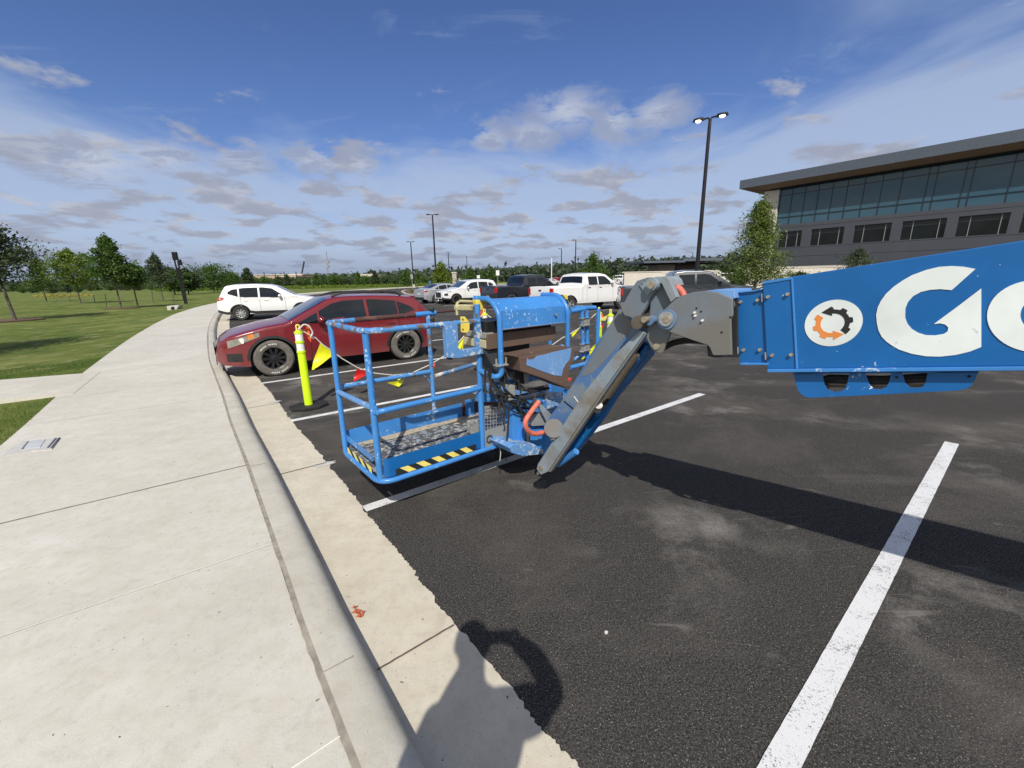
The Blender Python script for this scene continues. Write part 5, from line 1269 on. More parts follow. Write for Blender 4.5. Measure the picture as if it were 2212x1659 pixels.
# white flag pole
d = ray(1191.5, 557); tp = CO+d*(80/d.y); t_ = empty('flagpole', (tp.x, tp.y, 0), 0, 'plain white pole without a flag, standing left of the white pickup', 'pole')
MB().tube([Vector((tp.x, tp.y, 0)), tp], .10, 10).build('pole', M['p_white'], t_, smooth=True); MB().tube([Vector((tp.x, tp.y, 0)), Vector((tp.x, tp.y, .15))], .3, 12).build('base', M['gutter'], t_)
# leaning twin-mast path light on the lawn
b0 = G(402, 656.5, .05); tpx = onpl(377, 548, Vector((0, 1, 0)), b0)
t_ = empty('path_light', tuple(b0), 0, 'leaning dark twin-bar lamp mast at the edge of the lawn', 'lamp')
for off in (-.14, .14):
    e = Vector((off, 0, 0)); MB().tube([b0+e*.6, b0+e+(tpx-b0)*(1 if off < 0 else .86)], .065, 8).build('mast', M['pole'], t_)
ax = (tpx-b0)
for k in (.18, .42, .62): mb = MB(); c = b0+ax*k; mb.box(c.x, c.y, c.z, .3, .10, .9); mb.build('brace_plate', M['pole'], t_)
c = tpx; mb = MB(); mb.box(c.x, c.y, c.z-.2, .40, .25, .7); mb.build('lamp_head', M['pole'], t_, bevel=.05)
c = b0+ax*.83+Vector((.30, 0, 0)); mb = MB(); mb.box(c.x, c.y, c.z, .26, .2, .5); mb.build('lamp_head', M['pole'], t_, bevel=.05)

# ------------------------------------------------------------------ trees
def leaf_quads(mb_v, mb_f, c, n, spread, size, rnd, flat=1.):
    for _ in range(n):
        p = c+Vector((rnd.gauss(0, spread), rnd.gauss(0, spread), rnd.gauss(0, spread*flat)))
        a = Vector((rnd.gauss(0, 1), rnd.gauss(0, 1), rnd.gauss(0, .8))).normalized(); b = a.cross(Vector((rnd.gauss(0, 1), rnd.gauss(0, 1), rnd.gauss(0, 1)))).normalized()
        s = size*rnd.uniform(.6, 1.3); k = len(mb_v); mb_v += [p-a*s, p+b*s*.5, p+a*s, p-b*s*.5]; mb_f.append((k, k+1, k+2, k+3))
def make_tree(h, cr, cb, seed, leaf, nl=5000, size=.07, shape='cone', trunk_r=.06, label='', name='tree', loc=(0, 0, 0), group=None, lean=(0, 0), cl=.20, dens=None):
    rnd = random.Random(seed); root = empty(name, loc, 0, label, 'tree', group); o = Vector(loc)
    path = [o+Vector((lean[0]*t_*h+rnd.uniform(-.03, .03)*h*.3*t_, lean[1]*t_*h, h*.95*t_)) for t_ in (0, .15, .35, .55, .75, .95, 1)]
    mb = MB(); mb.tube(path, trunk_r, 8, radii=[trunk_r*1.2, trunk_r, trunk_r*.85, trunk_r*.6, trunk_r*.4, trunk_r*.15, .01])
    V = []; F = []; nb = dens or int(26+h*4); per = max(4, nl//(nb*6))
    def rad(t_):
        if shape == 'cone': return (1-t_)**.85*1.0+.05
        if shape == 'oval': return math.sin(min(1, t_*1.0+.12)*math.pi)**.7*.95+.12
        if shape == 'round': return math.sqrt(max(0., 1-(2*t_-.95)**2))*.95+.08
        return .8*(1-t_)**.45
    for i in range(nb):
        t_ = (i+rnd.random())/nb; zz = cb+(h-cb)*t_; k = zz/h*.97/1.0
        s0 = Vector((o.x+lean[0]*zz, o.y+lean[1]*zz, o.z+zz*.93)); a = i*2.399+rnd.uniform(-.5, .5); R2 = cr*rad(t_)*rnd.uniform(.5, 1.22)
        e = s0+Vector((math.cos(a)*R2, math.sin(a)*R2, R2*rnd.uniform(.12, .55)))
        mid = lerp(s0, e, .5)+Vector((0, 0, -.06*R2)); mb.tube([s0, mid, e], .02, 4, radii=[trunk_r*.28, trunk_r*.17, .006])
        for q in range(6):
            f = .28+.72*(q+rnd.random()*.8)/6; c = lerp(s0, e, f)+Vector((rnd.gauss(0, .09), rnd.gauss(0, .09), rnd.gauss(0, .07)))*R2
            leaf_quads(V, F, c, per, cl*cr*(.55+.45*rad(t_))*.55, size, rnd, .7)
    leaf_quads(V, F, o+Vector((lean[0]*h, lean[1]*h, h*.97)), per*2, cl*cr*.25, size, rnd, 1.6)
    mb.build('trunk', M['bark'], root, smooth=True)
    c_ = MB(); c_.v = V; c_.f = F
    c_.build('crown', M[leaf], root); return root
def tree_at(bx, by, topy, D=None, **kw):
    """base seen at (bx,by) (or distance D along the view), top at picture height topy"""
    g_ = G(bx, by) if D is None else (lambda dd: CO+dd*(D/dd.y))(ray(bx, 620)); g_ = Vector((g_.x, g_.y, -.03))
    d = ray(bx, topy); t = g_.y/d.y; return g_, CAM_H+d.z*t
YL = 'young trees on the lawn'
def mulch_ring(p, r):
    mb = MB(); mb.prism([p+Vector((math.cos(a)*r*(1+.12*math.sin(3*a)), math.sin(a)*r, -.06)) for a in [k/18*6.283 for k in range(18)]], (0, 0, .05)); mb.build('mulch', M['mulch'], kind='structure')
g_, h = tree_at(33, 691, 445); 
make_tree(h, 2.6, 2.1, 1, 'leaf_dark', 9000, .085, 'cone', .07, 'dark feathery tree cut by the left edge of the photo, in a mulch bed', loc=g_, lean=(-.07, 0), cl=.22); mulch_ring(g_+Vector((-.3, 0, .05)), 1.3)
for (bx, by, ty, cr, cb, leaf, shape, n_, lab, sd_, nm) in ( 
    (175, 655.5, 536, 2.9, 2.0, 'leaf_bright', 'oval', 9000, 'yellow-green young tree, second from the left on the lawn', 3, 'tree'),
    (262, 665, 504, 2.2, 2.2, 'leaf_mid', 'cone', 9000, 'tallest green tree on the lawn, pointed and full, with a mulch ring', 4, 'tree'),
    (298, 662.5, 566, 1.75, 1.9, 'leaf_mid', 'oval', 6000, 'round green tree touching the right side of the tallest lawn tree', 5, 'tree'),
    (353, 650, 545, 1.9, 2.0, 'leaf_grey', 'cone', 6000, 'thin grey-green tree between the tallest lawn tree and the leaning lamp', 6, 'tree'),
    (101, 652, 553, 2.2, 1.6, 'leaf_mid', 'cone', 5000, 'green pointed tree between the edge tree and the yellow-green one', 8, 'tree')):
    g_, h = tree_at(bx, by, ty); make_tree(h, cr*.80, cb, sd_, leaf, n_, .10, shape, .055, lab, loc=g_, group=YL, cl=.24)
    if bx == 262: mulch_ring(g_+Vector((0, 0, .04)), 1.1)
for (bx, ty, D, cr, leaf, shape, lab, sd_) in (
    (375, 578, 75, 2.6, 'leaf_mid', 'oval', 'green tree just left of the leaning lamp mast, further off', 11), (405, 580, 78, 2.8, 'leaf_dark', 'oval', 'dark round tree directly behind the leaning lamp mast', 12),
    (461, 576, 90, 3.9, 'leaf_mid', 'round', 'broad round tree standing alone left of the white sport utility', 13), (500, 588, 120, 3.4, 'leaf_mid', 'oval', 'green tree above the tail of the white sport utility', 14),
    (538, 578, 110, 2.3, 'leaf_dark', 'cone', 'narrow dark tree above the roof of the white sport utility', 15)):
    g_, h = tree_at(bx, 0, ty, D); make_tree(h, cr, h*.16, sd_, leaf, 3500, .20, shape, .10, lab, loc=g_, cl=.3)
g_ = G(22, 747)+Vector((.2, -3.6, -.1))
make_tree(5.3, 1.9, 2.0, 71, 'leaf_dark', 5000, .10, 'oval', .06, 'young tree just out of frame on the left, known by its shadow on the lawn', loc=g_, cl=.24)
# thin staked saplings' stakes on the lawn
random.seed(31)
for (bx, by, ty, lab) in ((152, 652, 640, 'left of the yellow-green tree trunk'), (205, 653, 637, 'right of the yellow-green tree trunk'), (230, 662, 634, 'left of the tallest tree trunk'), (331, 653, 629, 'between the round tree and the grey-green tree'), (376, 653, 632, 'left of the leaning lamp foot')):
    g_ = G(bx, by); tp = onpl(bx-3, ty, Vector((0, 1, 0)), g_); MB().tube([Vector((g_.x, g_.y, -.05)), tp], .035, 6).build('tree_stake', M['bark'], label='thin dark stake on the lawn, '+lab, cat='stake', group='stakes on the lawn')
# tall tree beside the office, in the car park
d = ray(1632, 620); g_ = CO+d*(27/d.y); g_.z = 0; dd = ray(1637, 424); h = CAM_H+dd.z*(27/dd.y)
make_tree(h, 2.05, .7, 41, 'leaf_tall', 20000, .062, 'cone', .09, 'tall airy light-green tree in front of the corner of the office', loc=g_, cl=.27, dens=80, lean=(-.035, 0))
d = ray(1842, 620); g_ = CO+d*(34/d.y); g_.z = 0; dd = ray(1842, 533); h = CAM_H+dd.z*(34/dd.y)
make_tree(h, 1.25, 1.2, 42, 'leaf_grey', 5000, .06, 'oval', .04, 'small pale tree in front of the grey office wall, above the boom', loc=g_, cl=.26)
for (bx, ty, D, cr, leaf, shape, lab, sd_) in (
    (1279, 546, 48, 1.45, 'leaf_mid', 'cone', 'conical tree over the white pickup cab', 51), (1296, 575, 58, 1.9, 'leaf_mid', 'oval', 'low bushy tree just right of the conical one', 52),
    (1262, 580, 60, 1.7, 'leaf_mid', 'oval', 'low bushy tree just left of the conical one', 53),
    (955, 565, 60, 1.75, 'leaf_bright', 'cone', 'full green tree in the island at the foot of the middle lamp post', 54), (1017, 577, 80, 1.25, 'leaf_mid', 'cone', 'narrow tree above the black sport utility', 55),
    (1064, 576, 90, 1.15, 'leaf_mid', 'cone', 'narrow dark tree left of the square white sign', 56), (1045, 585, 92, 1.5, 'leaf_mid', 'oval', 'rounder tree between the two narrow ones', 57),
    (879, 583, 105, 1.9, 'leaf_mid', 'cone', 'green tree behind the lamp post of the island tip', 58),
    (1725, 588, 44, 1.2, 'leaf_dark', 'oval', 'reddish-dark shrub-like tree at the pale wall right of the tall tree', 59), (1590, 583, 46, .9, 'leaf_mid', 'oval', 'green tree at the end of the pale wall, left of the tall tree', 60)):
    g_, h = tree_at(bx, 0, ty, D); make_tree(h, cr, h*.12, sd_, leaf, 4500, .05+D*.0011, shape, .06, lab, loc=g_, cl=.30)
# belt of shrubs and small trees beyond the drive: six shapes, copied
random.seed(77); protos = []
kinds = (('round', 3.6, 3.2, 'leaf_mid'), ('oval', 4.4, 2.6, 'leaf_mid'), ('cone', 5.6, 2.2, 'leaf_dark'), ('round', 3.0, 3.6, 'leaf_far'), ('oval', 5.0, 3.0, 'leaf_far'), ('cone', 6.4, 2.6, 'leaf_mid'))
def hedge_label(px): 
    return None
HG = 'shrubs and small trees of the belt beyond the drive'
desc = ['rounded green shrub', 'oval green shrub', 'pointed dark small tree', 'low spreading shrub', 'dull-green small tree', 'tall pointed green tree']
refs = [(60, 'behind the edge tree'), (160, 'behind the yellow-green lawn tree'), (262, 'behind the tallest lawn tree'), (350, 'behind the grey-green lawn tree'), (400, 'behind the leaning mast'), (461, 'behind the lone broad tree'), (520, 'above the white sport utility tail'), (570, 'above the white sport utility bonnet'), (630, 'under the crane'),
        (690, 'left of the lattice mast'), (735, 'right of the lattice mast'), (790, 'above the hatchback roof'), (840, 'above the hatchback spoiler'), (884, 'at the island lamp post'), (920, 'left of the island tree'), (975, 'right of the island tree'), (1030, 'above the white compact'), (1095, 'above the black pickup')]
places = []
for k in range(46): places.append((40+k*21.5+random.uniform(-7, 7), random.uniform(128, 175), random.randrange(6), random.uniform(.75, 1.15)))
used = {}
for k, (px, D, kd, s0) in enumerate(places):
    d = ray(px, 615); g_ = CO+d*(D/d.y); g_.z = -.05; sc_ = s0*(.80 if px > 600 else .92 if px > 430 else .5)
    while len(protos) <= kd: protos.append(None)
    if protos[kd] is None:
        sh, hh, cr, lf = kinds[kd]; t_ = make_tree(hh, cr, .25, 200+kd, lf, 2600, .26, sh, .10, '', loc=(0, 0, 0), name='small_tree' if sh == 'cone' or kd == 4 else 'shrub', cl=.36, dens=26); protos[kd] = t_
    else: t_ = copy_tree(protos[kd])
    t_.location = g_; t_.scale = (sc_,)*3; t_.rotation_euler = (0, 0, random.uniform(0, 6.28))
    rf = min(refs, key=lambda r: abs(r[0]-px))[1]; key = (kd, rf); q_ = used.get(key, 0); used[key] = q_+1
    t_['category'] = 'tree' if kd in (2, 4, 5) else 'shrub'; t_['group'] = 'shrubs and small trees of the belt beyond the drive'
    t_['label'] = '%s in the far belt, %s%s' % (desc[kd], rf, ('', ', right-hand one', ', rightmost one')[min(q_, 2)])
# far woods: one mass of foliage
def wood(name, x0, x1, D0, D1, hfun, n_, size, mat, seed, label):
    rnd = random.Random(seed); V = []; F = []
    for _ in range(n_):
        px = rnd.uniform(x0, x1); D = rnd.uniform(D0, D1); d = ray(px, 600); p = CO+d*(D/d.y); hh = hfun(px, D)*(1+.30*noise.noise(Vector((px*.05, D*.03, seed)))+.2*noise.noise(Vector((px*.19, D*.05, seed))))
        z = hh*rnd.random()**.5; p = Vector((p.x, p.y, z-.3)); leaf_quads(V, F, p, 4, size*.7, size, rnd, .8)
    c_ = MB(); c_.v = V; c_.f = F; c_.build(name, M[mat], kind='stuff', label=label, cat='woodland')
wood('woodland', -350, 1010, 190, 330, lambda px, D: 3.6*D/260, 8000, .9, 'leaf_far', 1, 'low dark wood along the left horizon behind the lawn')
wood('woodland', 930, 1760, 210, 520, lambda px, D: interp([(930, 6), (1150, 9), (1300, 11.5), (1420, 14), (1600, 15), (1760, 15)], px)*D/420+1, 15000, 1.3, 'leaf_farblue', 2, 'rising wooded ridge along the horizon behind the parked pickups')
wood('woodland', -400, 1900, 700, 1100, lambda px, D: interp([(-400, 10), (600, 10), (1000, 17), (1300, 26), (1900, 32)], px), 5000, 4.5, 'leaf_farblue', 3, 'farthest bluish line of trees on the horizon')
wood('yellow_flowers', 60, 190, 75, 90, lambda px, D: .6, 350, .12, 'flower', 4, 'band of yellow wildflowers behind the lawn trees')
# field of rougher grass and weeds before the shrub belt
wood('weeds', 330, 960, 118, 135, lambda px, D: .9, 3500, .22, 'leaf_bright', 6, 'strip of tall weeds at the foot of the shrub belt')

# ------------------------------------------------------------------ kerb island
def isl(px, py): return G(px, py, 0)
ic = [isl(*p) for p in ((866, 631), (875, 637), (900, 641), (935, 643.5), (985, 645), (1060, 641), (1040, 633), (960, 628), (900, 626.5), (875, 627.5))]
ic = fillet(ic+[ic[0]], 1.2, 4)[:-1]
mb = MB(); mb.prism([p+Vector((0, 0, 0)) for p in ic], (0, 0, .15)); mb.build('island_kerb', M['kerb'], kind='structure')
cc = sum(ic, Vector())/len(ic)
mb = MB(); mb.prism([cc+(p-cc)*.93+Vector((0, 0, .10)) for p in ic], (0, 0, .075)); mb.build('island_mulch', M['mulch'], kind='structure')
rnd = random.Random(8)
for (px, py, s, lab, lf) in ((893, 634, .55, 'low green shrub at the left tip of the kerb island', 'leaf_bright'), (906, 634, .6, 'low green shrub in the kerb island, right of the tip one', 'leaf_bright'), (925, 634, .5, 'rust-coloured low planting in the kerb island', 'leaf_dark')):
    p = isl(px, py); V = []; F = []; leaf_quads(V, F, p+Vector((0, 0, .35)), 700, s*.55, .05, rnd, .35); c_ = MB(); c_.v = V; c_.f = F
    r_ = empty('shrub', tuple(p), 0, lab, 'shrub', 'low planting in the kerb island'); c_.build('foliage', M[lf], r_)
    MB().tube([p, p+Vector((0, 0, .5))], .02, 5).build('stem', M['bark'], r_)
# signs
def sign(px, ty, by, D, wpx, hpx, mat, label, cat='sign', name='sign', shape='rect', both=None):
    d = ray(px, ty+hpx/2); c = CO+d*(D/d.y); g_ = Vector((c.x, c.y, 0)); s = D/FPX*1.03; w_, h_ = wpx*s/2, hpx*s/2
    t_ = empty(name, tuple(g_), 0, label, cat); MB().tube([g_, Vector((c.x, c.y, c.z+h_*.7))], .035, 7).build('post', M['galv'], t_)
    if shape == 'oct': pts = [c+Vector((math.cos(R_(a))*w_*1.05, -.05, math.sin(R_(a))*h_*1.05)) for a in range(22, 382, 45)]
    else: pts = [c+Vector((x*w_, -.05, z*h_)) for x, z in ((-1, -1), (1, -1), (1, 1), (-1, 1))]
    mb = MB(); mb.prism(pts, (0, -.012, 0)); mb.build('panel', mat, t_); return t_
sign(889.5, 593, 622, 62, 4.6, 9, M['galv'], 'grey sign plate on a post beside the island lamp post')
sign(1075, 584.5, 612, 62, 6.6, 10, M['p_white'], 'square white sign on a post above the black pickup')
sign(1033.5, 595, 606, 75, 6, 6, M['p_white'], 'small white sign above the black sport utility')
sign(1105, 597, 604, 80, 5.5, 5.5, M['flag_red'], 'red octagonal stop sign seen small beyond the black pickup', shape='oct')
sign(929, 607, 616, 60, 4, 4.5, plain('blue_sign', (.05, .16, .38), .5), 'small blue sign low by the round island tree')
# beige monument column
p = CO+ray(982, 600)*(100/ray(982, 600).y); t_ = empty('monument_column', (p.x, p.y, 0), 0, 'square beige stone column with a darker cap beside the round island tree', 'column')
mb = MB(); mb.box(p.x, p.y, 1.5, .95, .95, 3.2); mb.build('shaft', plain('beige_stone', (.42, .38, .33), .9), t_); mb = MB(); mb.box(p.x, p.y, 3.2, 1.15, 1.15, .25); mb.build('cap', M['gutter'], t_)
# pale pipe headwall on the lawn
g_ = G(374, 671.5, -.05); t_ = empty('drain_outlet', tuple(g_), 0, 'small white concrete drain headwall with a dark pipe hole on the lawn', 'drain')
mb = MB(); ax_ = Vector((1, .15, 0)).normalized()
mb.prism([g_-ax_*.36, g_+ax_*.18, g_+ax_*.46+Vector((0, 0, .40)), g_-ax_*.36+Vector((0, 0, .35))], Vector((-.1, .6, 0))); mb.build('headwall', M['splash'], t_, bevel=.02)
c = g_+ax_*.05+Vector((0, -.02, .16)); MB().tube([c, c+Vector((-.02, .05, 0))], .14, 16).build('pipe', M['seam'], t_)

# ------------------------------------------------------------------ buildings
def vp_pt(px, py, D): d = ray(px, py); return CO+d*(D/d.y)
office = empty('office_building', (0, 0, 0), 0, 'large dark grey office with a band of blue-green glass under an oversailing flat roof', 'building')
CN = vp_pt(1641, 600, 60.); CN.z = 0
WD = -W; WD = Vector((WD.x, WD.y, 0)).normalized(); ND = -U.normalized()          # along the face towards us / out of the face
office.location = CN
fa = lambda s, o, z: CN+WD*s+ND*o+Vector((0, 0, z))
def ob(s0, s1, o0, o1, z0, z1, mat, name, bevel=0., parent=office):
    mb = MB(); vs = [fa(s, o, z) for z in (z0, z1) for s, o in ((s0, o0), (s1, o0), (s1, o1), (s0, o1))]
    mb.add(vs, [(3, 2, 1, 0), (4, 5, 6, 7), (0, 1, 5, 4), (1, 2, 6, 5), (2, 3, 7, 6), (3, 0, 4, 7)]); return mb.build(name, mat, parent, bevel=bevel)
def m_panel():
    mt, nt, bs = newmat('dark_wall_panels'); t = T(nt); n1 = t.noise(.6, 4, .6)
    c = t.mix(n1, (.056, .062, .075), (.076, .083, .098)); nt.links.new(c, bs.inputs['Base Color']); bs.inputs['Roughness'].default_value = .6; return mt
M['panel'] = m_panel(); M['fascia'] = plain('dark_metal_fascia', (.105, .125, .155), .5, .2); M['soffit'] = plain('timber_soffit', (.30, .20, .13), .7)
M['stone'] = m_concrete('cream_stone', (.60, .56, .48), (.70, .66, .57), streaks=False)
def m_glass():
    mt, nt, bs = newmat('curtain_glass'); t = T(nt); n1 = t.noise(.5, 4, .6); bs.inputs['Roughness'].default_value = .06
    c = t.mix(n1, (.026, .078, .118), (.050, .120, .165)); nt.links.new(c, bs.inputs['Base Color']); bs.inputs['Specular IOR Level'].default_value = .4; return mt
M['cglass'] = m_glass(); M['wglass'] = plain('dark_window_glass', (.006, .009, .010), .12, 0, .5, .6, spec=.25)
Z0, Z1, Z2 = 2.6, 7.8, 12.3
LE = 46
# storey with punched windows: wall built round the openings
WDs = lambda px, py: (onpl(px, py, ND, CN)-CN).dot(WD)
wins = [(WDs(a, y), WDs(b, y)) for a, b, y in ((1683, 1731, 512), (1752, 1822, 507), (1845, 1924, 500), (1948, 2042, 493), (2068, 2178, 485), (2207, 2345, 475))]
wins += [(wins[-1][1]+1.7+5.2*k, wins[-1][1]+1.7+5.2*k+3.5) for k in range(3)]
zw0, zw1 = 5.05, 7.0
ob(0, LE, -14, -.0, -.2, Z0, M['stone'], 'base_wall'); 
ob(0, LE, -12, 0.02, Z0, zw0, M['panel'], 'wall'); ob(0, LE, -12, .02, zw1, Z1+.1, M['panel'], 'wall')
prev = 0
for a, b in wins+[(LE, LE)]:
    if a > prev: ob(prev, a, -.5, .02, zw0, zw1, M['panel'], 'wall_pier')
    prev = b
for a, b in wins:
    w_ = ob(a, b, -.35, -.25, zw0, zw1, M['wglass'], 'window', parent=office)
    for x in (a+.85, b-.55): ob(x-.04, x+.04, -.25, -.17, zw0, zw1, M['galv'], 'window_bar', parent=w_) if False else None
    for x in (a+.85, b-.55):
        mb = MB(); vs = [fa(s, o, z) for z in (zw0, zw1) for s, o in ((x-.025, -.24), (x+.025, -.24), (x+.025, -.17), (x-.025, -.17))]; mb.add(vs, [(0, 1, 5, 4), (1, 2, 6, 5), (2, 3, 7, 6), (3, 0, 4, 7)]); mb.build('window_bar', M['galv'], w_)
    mb = MB(); vs = [fa(s, o, z) for z in (zw1-.55, zw1-.02) for s, o in ((a, -.238), (b, -.238))]; mb.add(vs, [(0, 1, 3, 2)]); mb.build('window_blind', plain('half_drawn_blind', (.020, .026, .025), .4), w_)
ob(0, LE, -12, -.5, zw0, zw1, M['seam'], 'interior')
for z in (3.8, 4.9, 7.45): ob(0, LE, .021, .028, z, z+.03, M['seam'], 'panel_joint')
# curtain wall
ob(1.2, LE, -12, -.15, Z1+.1, Z2, M['cglass'], 'curtain_wall'); ob(-.6, 1.2, -12, .25, Z0, Z2, M['stone'], 'corner_pier')
mb = MB()
sp = 1.25; s = 1.2; k = 0
rnd = random.Random(5)
mull = MB()
while s < LE:
    vs = [fa(q, o, z) for z in (Z1+.1, Z2) for q, o in ((s-.022, -.15), (s+.022, -.15), (s+.022, -.08), (s-.022, -.08))]
    mull.add(vs, [(0, 1, 5, 4), (1, 2, 6, 5), (2, 3, 7, 6), (3, 0, 4, 7), (4, 5, 6, 7)]); s += 1.45 if k < 5 else (2.1, .65, 2.1, .55, 2.6, 1.6, 1.6, 1.65)[k % 8]; k += 1
for z in (8.85, 11.55):
    vs = [fa(q, o, zz) for zz in (z-.022, z+.022) for q, o in ((1.2, -.15), (LE, -.15), (LE, -.06), (1.2, -.06))]; mull.add(vs, [(0, 1, 2, 3), (4, 5, 6, 7), (2, 3, 7, 6)])
mull.build('mullions', plain('dark_mullion', (.02, .03, .045), .5), office)
ob(.2, LE, -13, .5, Z2, Z2+.55, M['seam'], 'eaves_band')
# roof slab with bevelled timber soffit
rz0 = Z2+.15
mb = MB(); A = [fa(-3.2, 1.9, rz0+.45), fa(LE+2, 1.9, rz0+.45), fa(LE+2, -14, rz0+.45), fa(-3.2, -14, rz0+.45)]; mb.prism(A, (0, 0, 1.05)); mb.build('roof', M['fascia'], office)
mb = MB(); lo = [fa(.3, .6, rz0-.0), fa(LE, .6, rz0-.0), fa(LE, -13, rz0-.0), fa(.3, -13, rz0-.0)]; hi = [fa(-3.15, 1.85, rz0+.45), fa(LE+1.9, 1.85, rz0+.45), fa(LE+1.9, -13.9, rz0+.45), fa(-3.15, -13.9, rz0+.45)]
mb.add(lo+hi, [(0, 1, 5, 4), (1, 2, 6, 5), (2, 3, 7, 6), (3, 0, 4, 7)]); mb.build('soffit', M['soffit'], office)
# pavilion with a flat roof
pv_ = vp_pt(1440, 600, 60.); pav = empty('pavilion', (pv_.x, pv_.y, 0), 0, 'low flat-roofed pavilion with beige and brown brick walls behind the lamp post', 'building')
px_ = lambda x, y, D: vp_pt(x, y, D)
def slab(x0, x1, y0, y1, D, depth, mat, name, parent):
    a, b = vp_pt(x0, y1, D), vp_pt(x1, y1, D); z1 = vp_pt((x0+x1)/2, y0, D).z; z0 = vp_pt((x0+x1)/2, y1, D).z
    mb = MB(); mb.prism([Vector((a.x, D, z0)), Vector((b.x, D, z0)), Vector((b.x, D+depth, z0)), Vector((a.x, D+depth, z0))], (0, 0, z1-z0)); return mb.build(name, mat, parent)
slab(1391, 1480, 563, 567.5, 56, 9, M['fascia'], 'roof_lower', pav); slab(1476, 1561, 557.5, 563.5, 57, 9, M['fascia'], 'roof_upper', pav); slab(1409, 1545, 567.5, 570.5, 58, 6, M['seam'], 'roof_band', pav)
def wallb(x0, x1, y0, D, depth, mat, name, parent):
    a, b = vp_pt(x0, y0, D), vp_pt(x1, y0, D); mb = MB(); mb.prism([Vector((a.x, D, -.1)), Vector((b.x, D, -.1)), Vector((b.x, D+depth, -.1)), Vector((a.x, D+depth, -.1))], (0, 0, a.z+.1)); return mb.build(name, mat, parent)
wallb(1421, 1458, 571, 59, 4, plain('beige_block', (.33, .31, .26), .9), 'side_wall', pav); wallb(1459, 1508, 571, 59.2, 4, plain('brown_brick', (.10, .075, .062), .9), 'brick_wall', pav)
a_, b_ = vp_pt(1542, 568, 60), vp_pt(1528, 600, 60); MB().tube([a_, b_], .14, 6).build('strut', M['pole'], pav)
wl = empty('boundary_wall', tuple(Vector((vp_pt(1450, 600, 52).x, 52, 0))), 0, 'long low cream stone wall behind the parked pickups', 'wall')
slab(1346, 1552, 588, 650, 52, .5, M['stone'], 'wall_panel', wl); slab(1344, 1430, 586.5, 588.4, 51.95, .6, M['stone'], 'coping', wl); slab(1430, 1554, 584.5, 588.4, 51.95, .6, M['stone'], 'coping', wl)
wl2 = empty('boundary_wall', tuple(Vector((vp_pt(1760, 600, 46).x, 46, 0))), 0, 'cream stone wall at the foot of the grey office, right of the tall tree', 'wall')
slab(1600, 1905, 578, 660, 46, .5, M['stone'], 'wall_panel', wl2); slab(1598, 1907, 576.5, 578.4, 45.95, .6, M['stone'], 'coping', wl2)
# far industrial roofs
for (x0, x1, y0, y1, D, mt, lab) in ((549, 654, 592.5, 606, 330, plain('peach_wall', (.50, .36, .28), .9), 'long peach and white warehouse on the left horizon'), (769, 810, 592, 598, 600, M['stone'], 'small white warehouse on the horizon above the red hatchback'),
                                (600, 640, 596, 606, 320, plain('orange_wall', (.5, .30, .2), .9), 'orange end block in front of the long peach warehouse'), (1032, 1090, 583, 588, 900, M['stone'], 'tiny pale building on the ridge above the square white sign')):
    t_ = empty('warehouse', tuple(Vector((vp_pt((x0+x1)/2, y1, D).x, D, 0))), 0, lab, 'building')
    slab(x0, x1, y0+1.5, y1+4, D, 30, mt, 'walls', t_); slab(x0-.5, x1+.5, y0, y0+1.6, D-.5, 31, M['stone'], 'roof', t_)
# crane and lattice mast far off
t_ = empty('crane', tuple(Vector((vp_pt(652, 600, 340).x, 340, 0))), 0, 'dark crane jib poking up over the peach warehouse', 'crane')
MB().tube([vp_pt(652, 606, 340), vp_pt(652.5, 588, 340)], .5, 6).build('mast', M['dark'], t_); MB().tube([vp_pt(652.5, 589, 340), vp_pt(657, 564.5, 340)], .55, 6).build('crane_boom', M['dark'], t_)
t_ = empty('lattice_mast', tuple(Vector((vp_pt(707, 600, 260).x, 260, 0))), 0, 'thin lattice communications mast left of the island lamp post', 'mast')
A, B = vp_pt(708, 600, 260), vp_pt(705, 543, 260); mb = MB()
for e in (Vector((.4, 0, 0)), Vector((-.4, 0, 0)), Vector((0, .5, 0))): mb.tube([Vector((A.x, A.y, 0))+e*1.5, B+e*.3], .07, 4)
H_ = B.z
for k in range(16):
    z0, z1 = H_*k/16, H_*(k+1)/16; f0, f1 = 1.5-1.2*k/16, 1.5-1.2*(k+1)/16; mb.tube([Vector((lerp(A.x, B.x, k/16)-.4*f0, A.y, z0)), Vector((lerp(A.x, B.x, k/16)+.4*f1, A.y, z1))], .05, 4)
mb.build('lattice', M['galv'], t_)
for k in (.55, .68): mb = MB(); mb.box(lerp(A.x, B.x, k)+.3, A.y, H_*k, 1.6, 1., 1.6); mb.build('antenna', M['galv'], t_)
for (px, ty, D, lab) in ((570, 588, 300, 'left of the peach warehouse'), (594, 590, 280, 'second from the left, before the warehouse'), (613, 587, 300, 'in front of the middle of the warehouse'), (639, 587, 290, 'near the right end of the warehouse'), (684, 589, 300, 'between the crane and the lattice mast')):
    tp = vp_pt(px, ty, D); MB().tube([Vector((tp.x, tp.y, 0)), tp], .28, 6).build('utility_pole', M['dark'], label='thin dark utility pole on the left horizon, '+lab, cat='pole', group='utility poles on the left horizon')

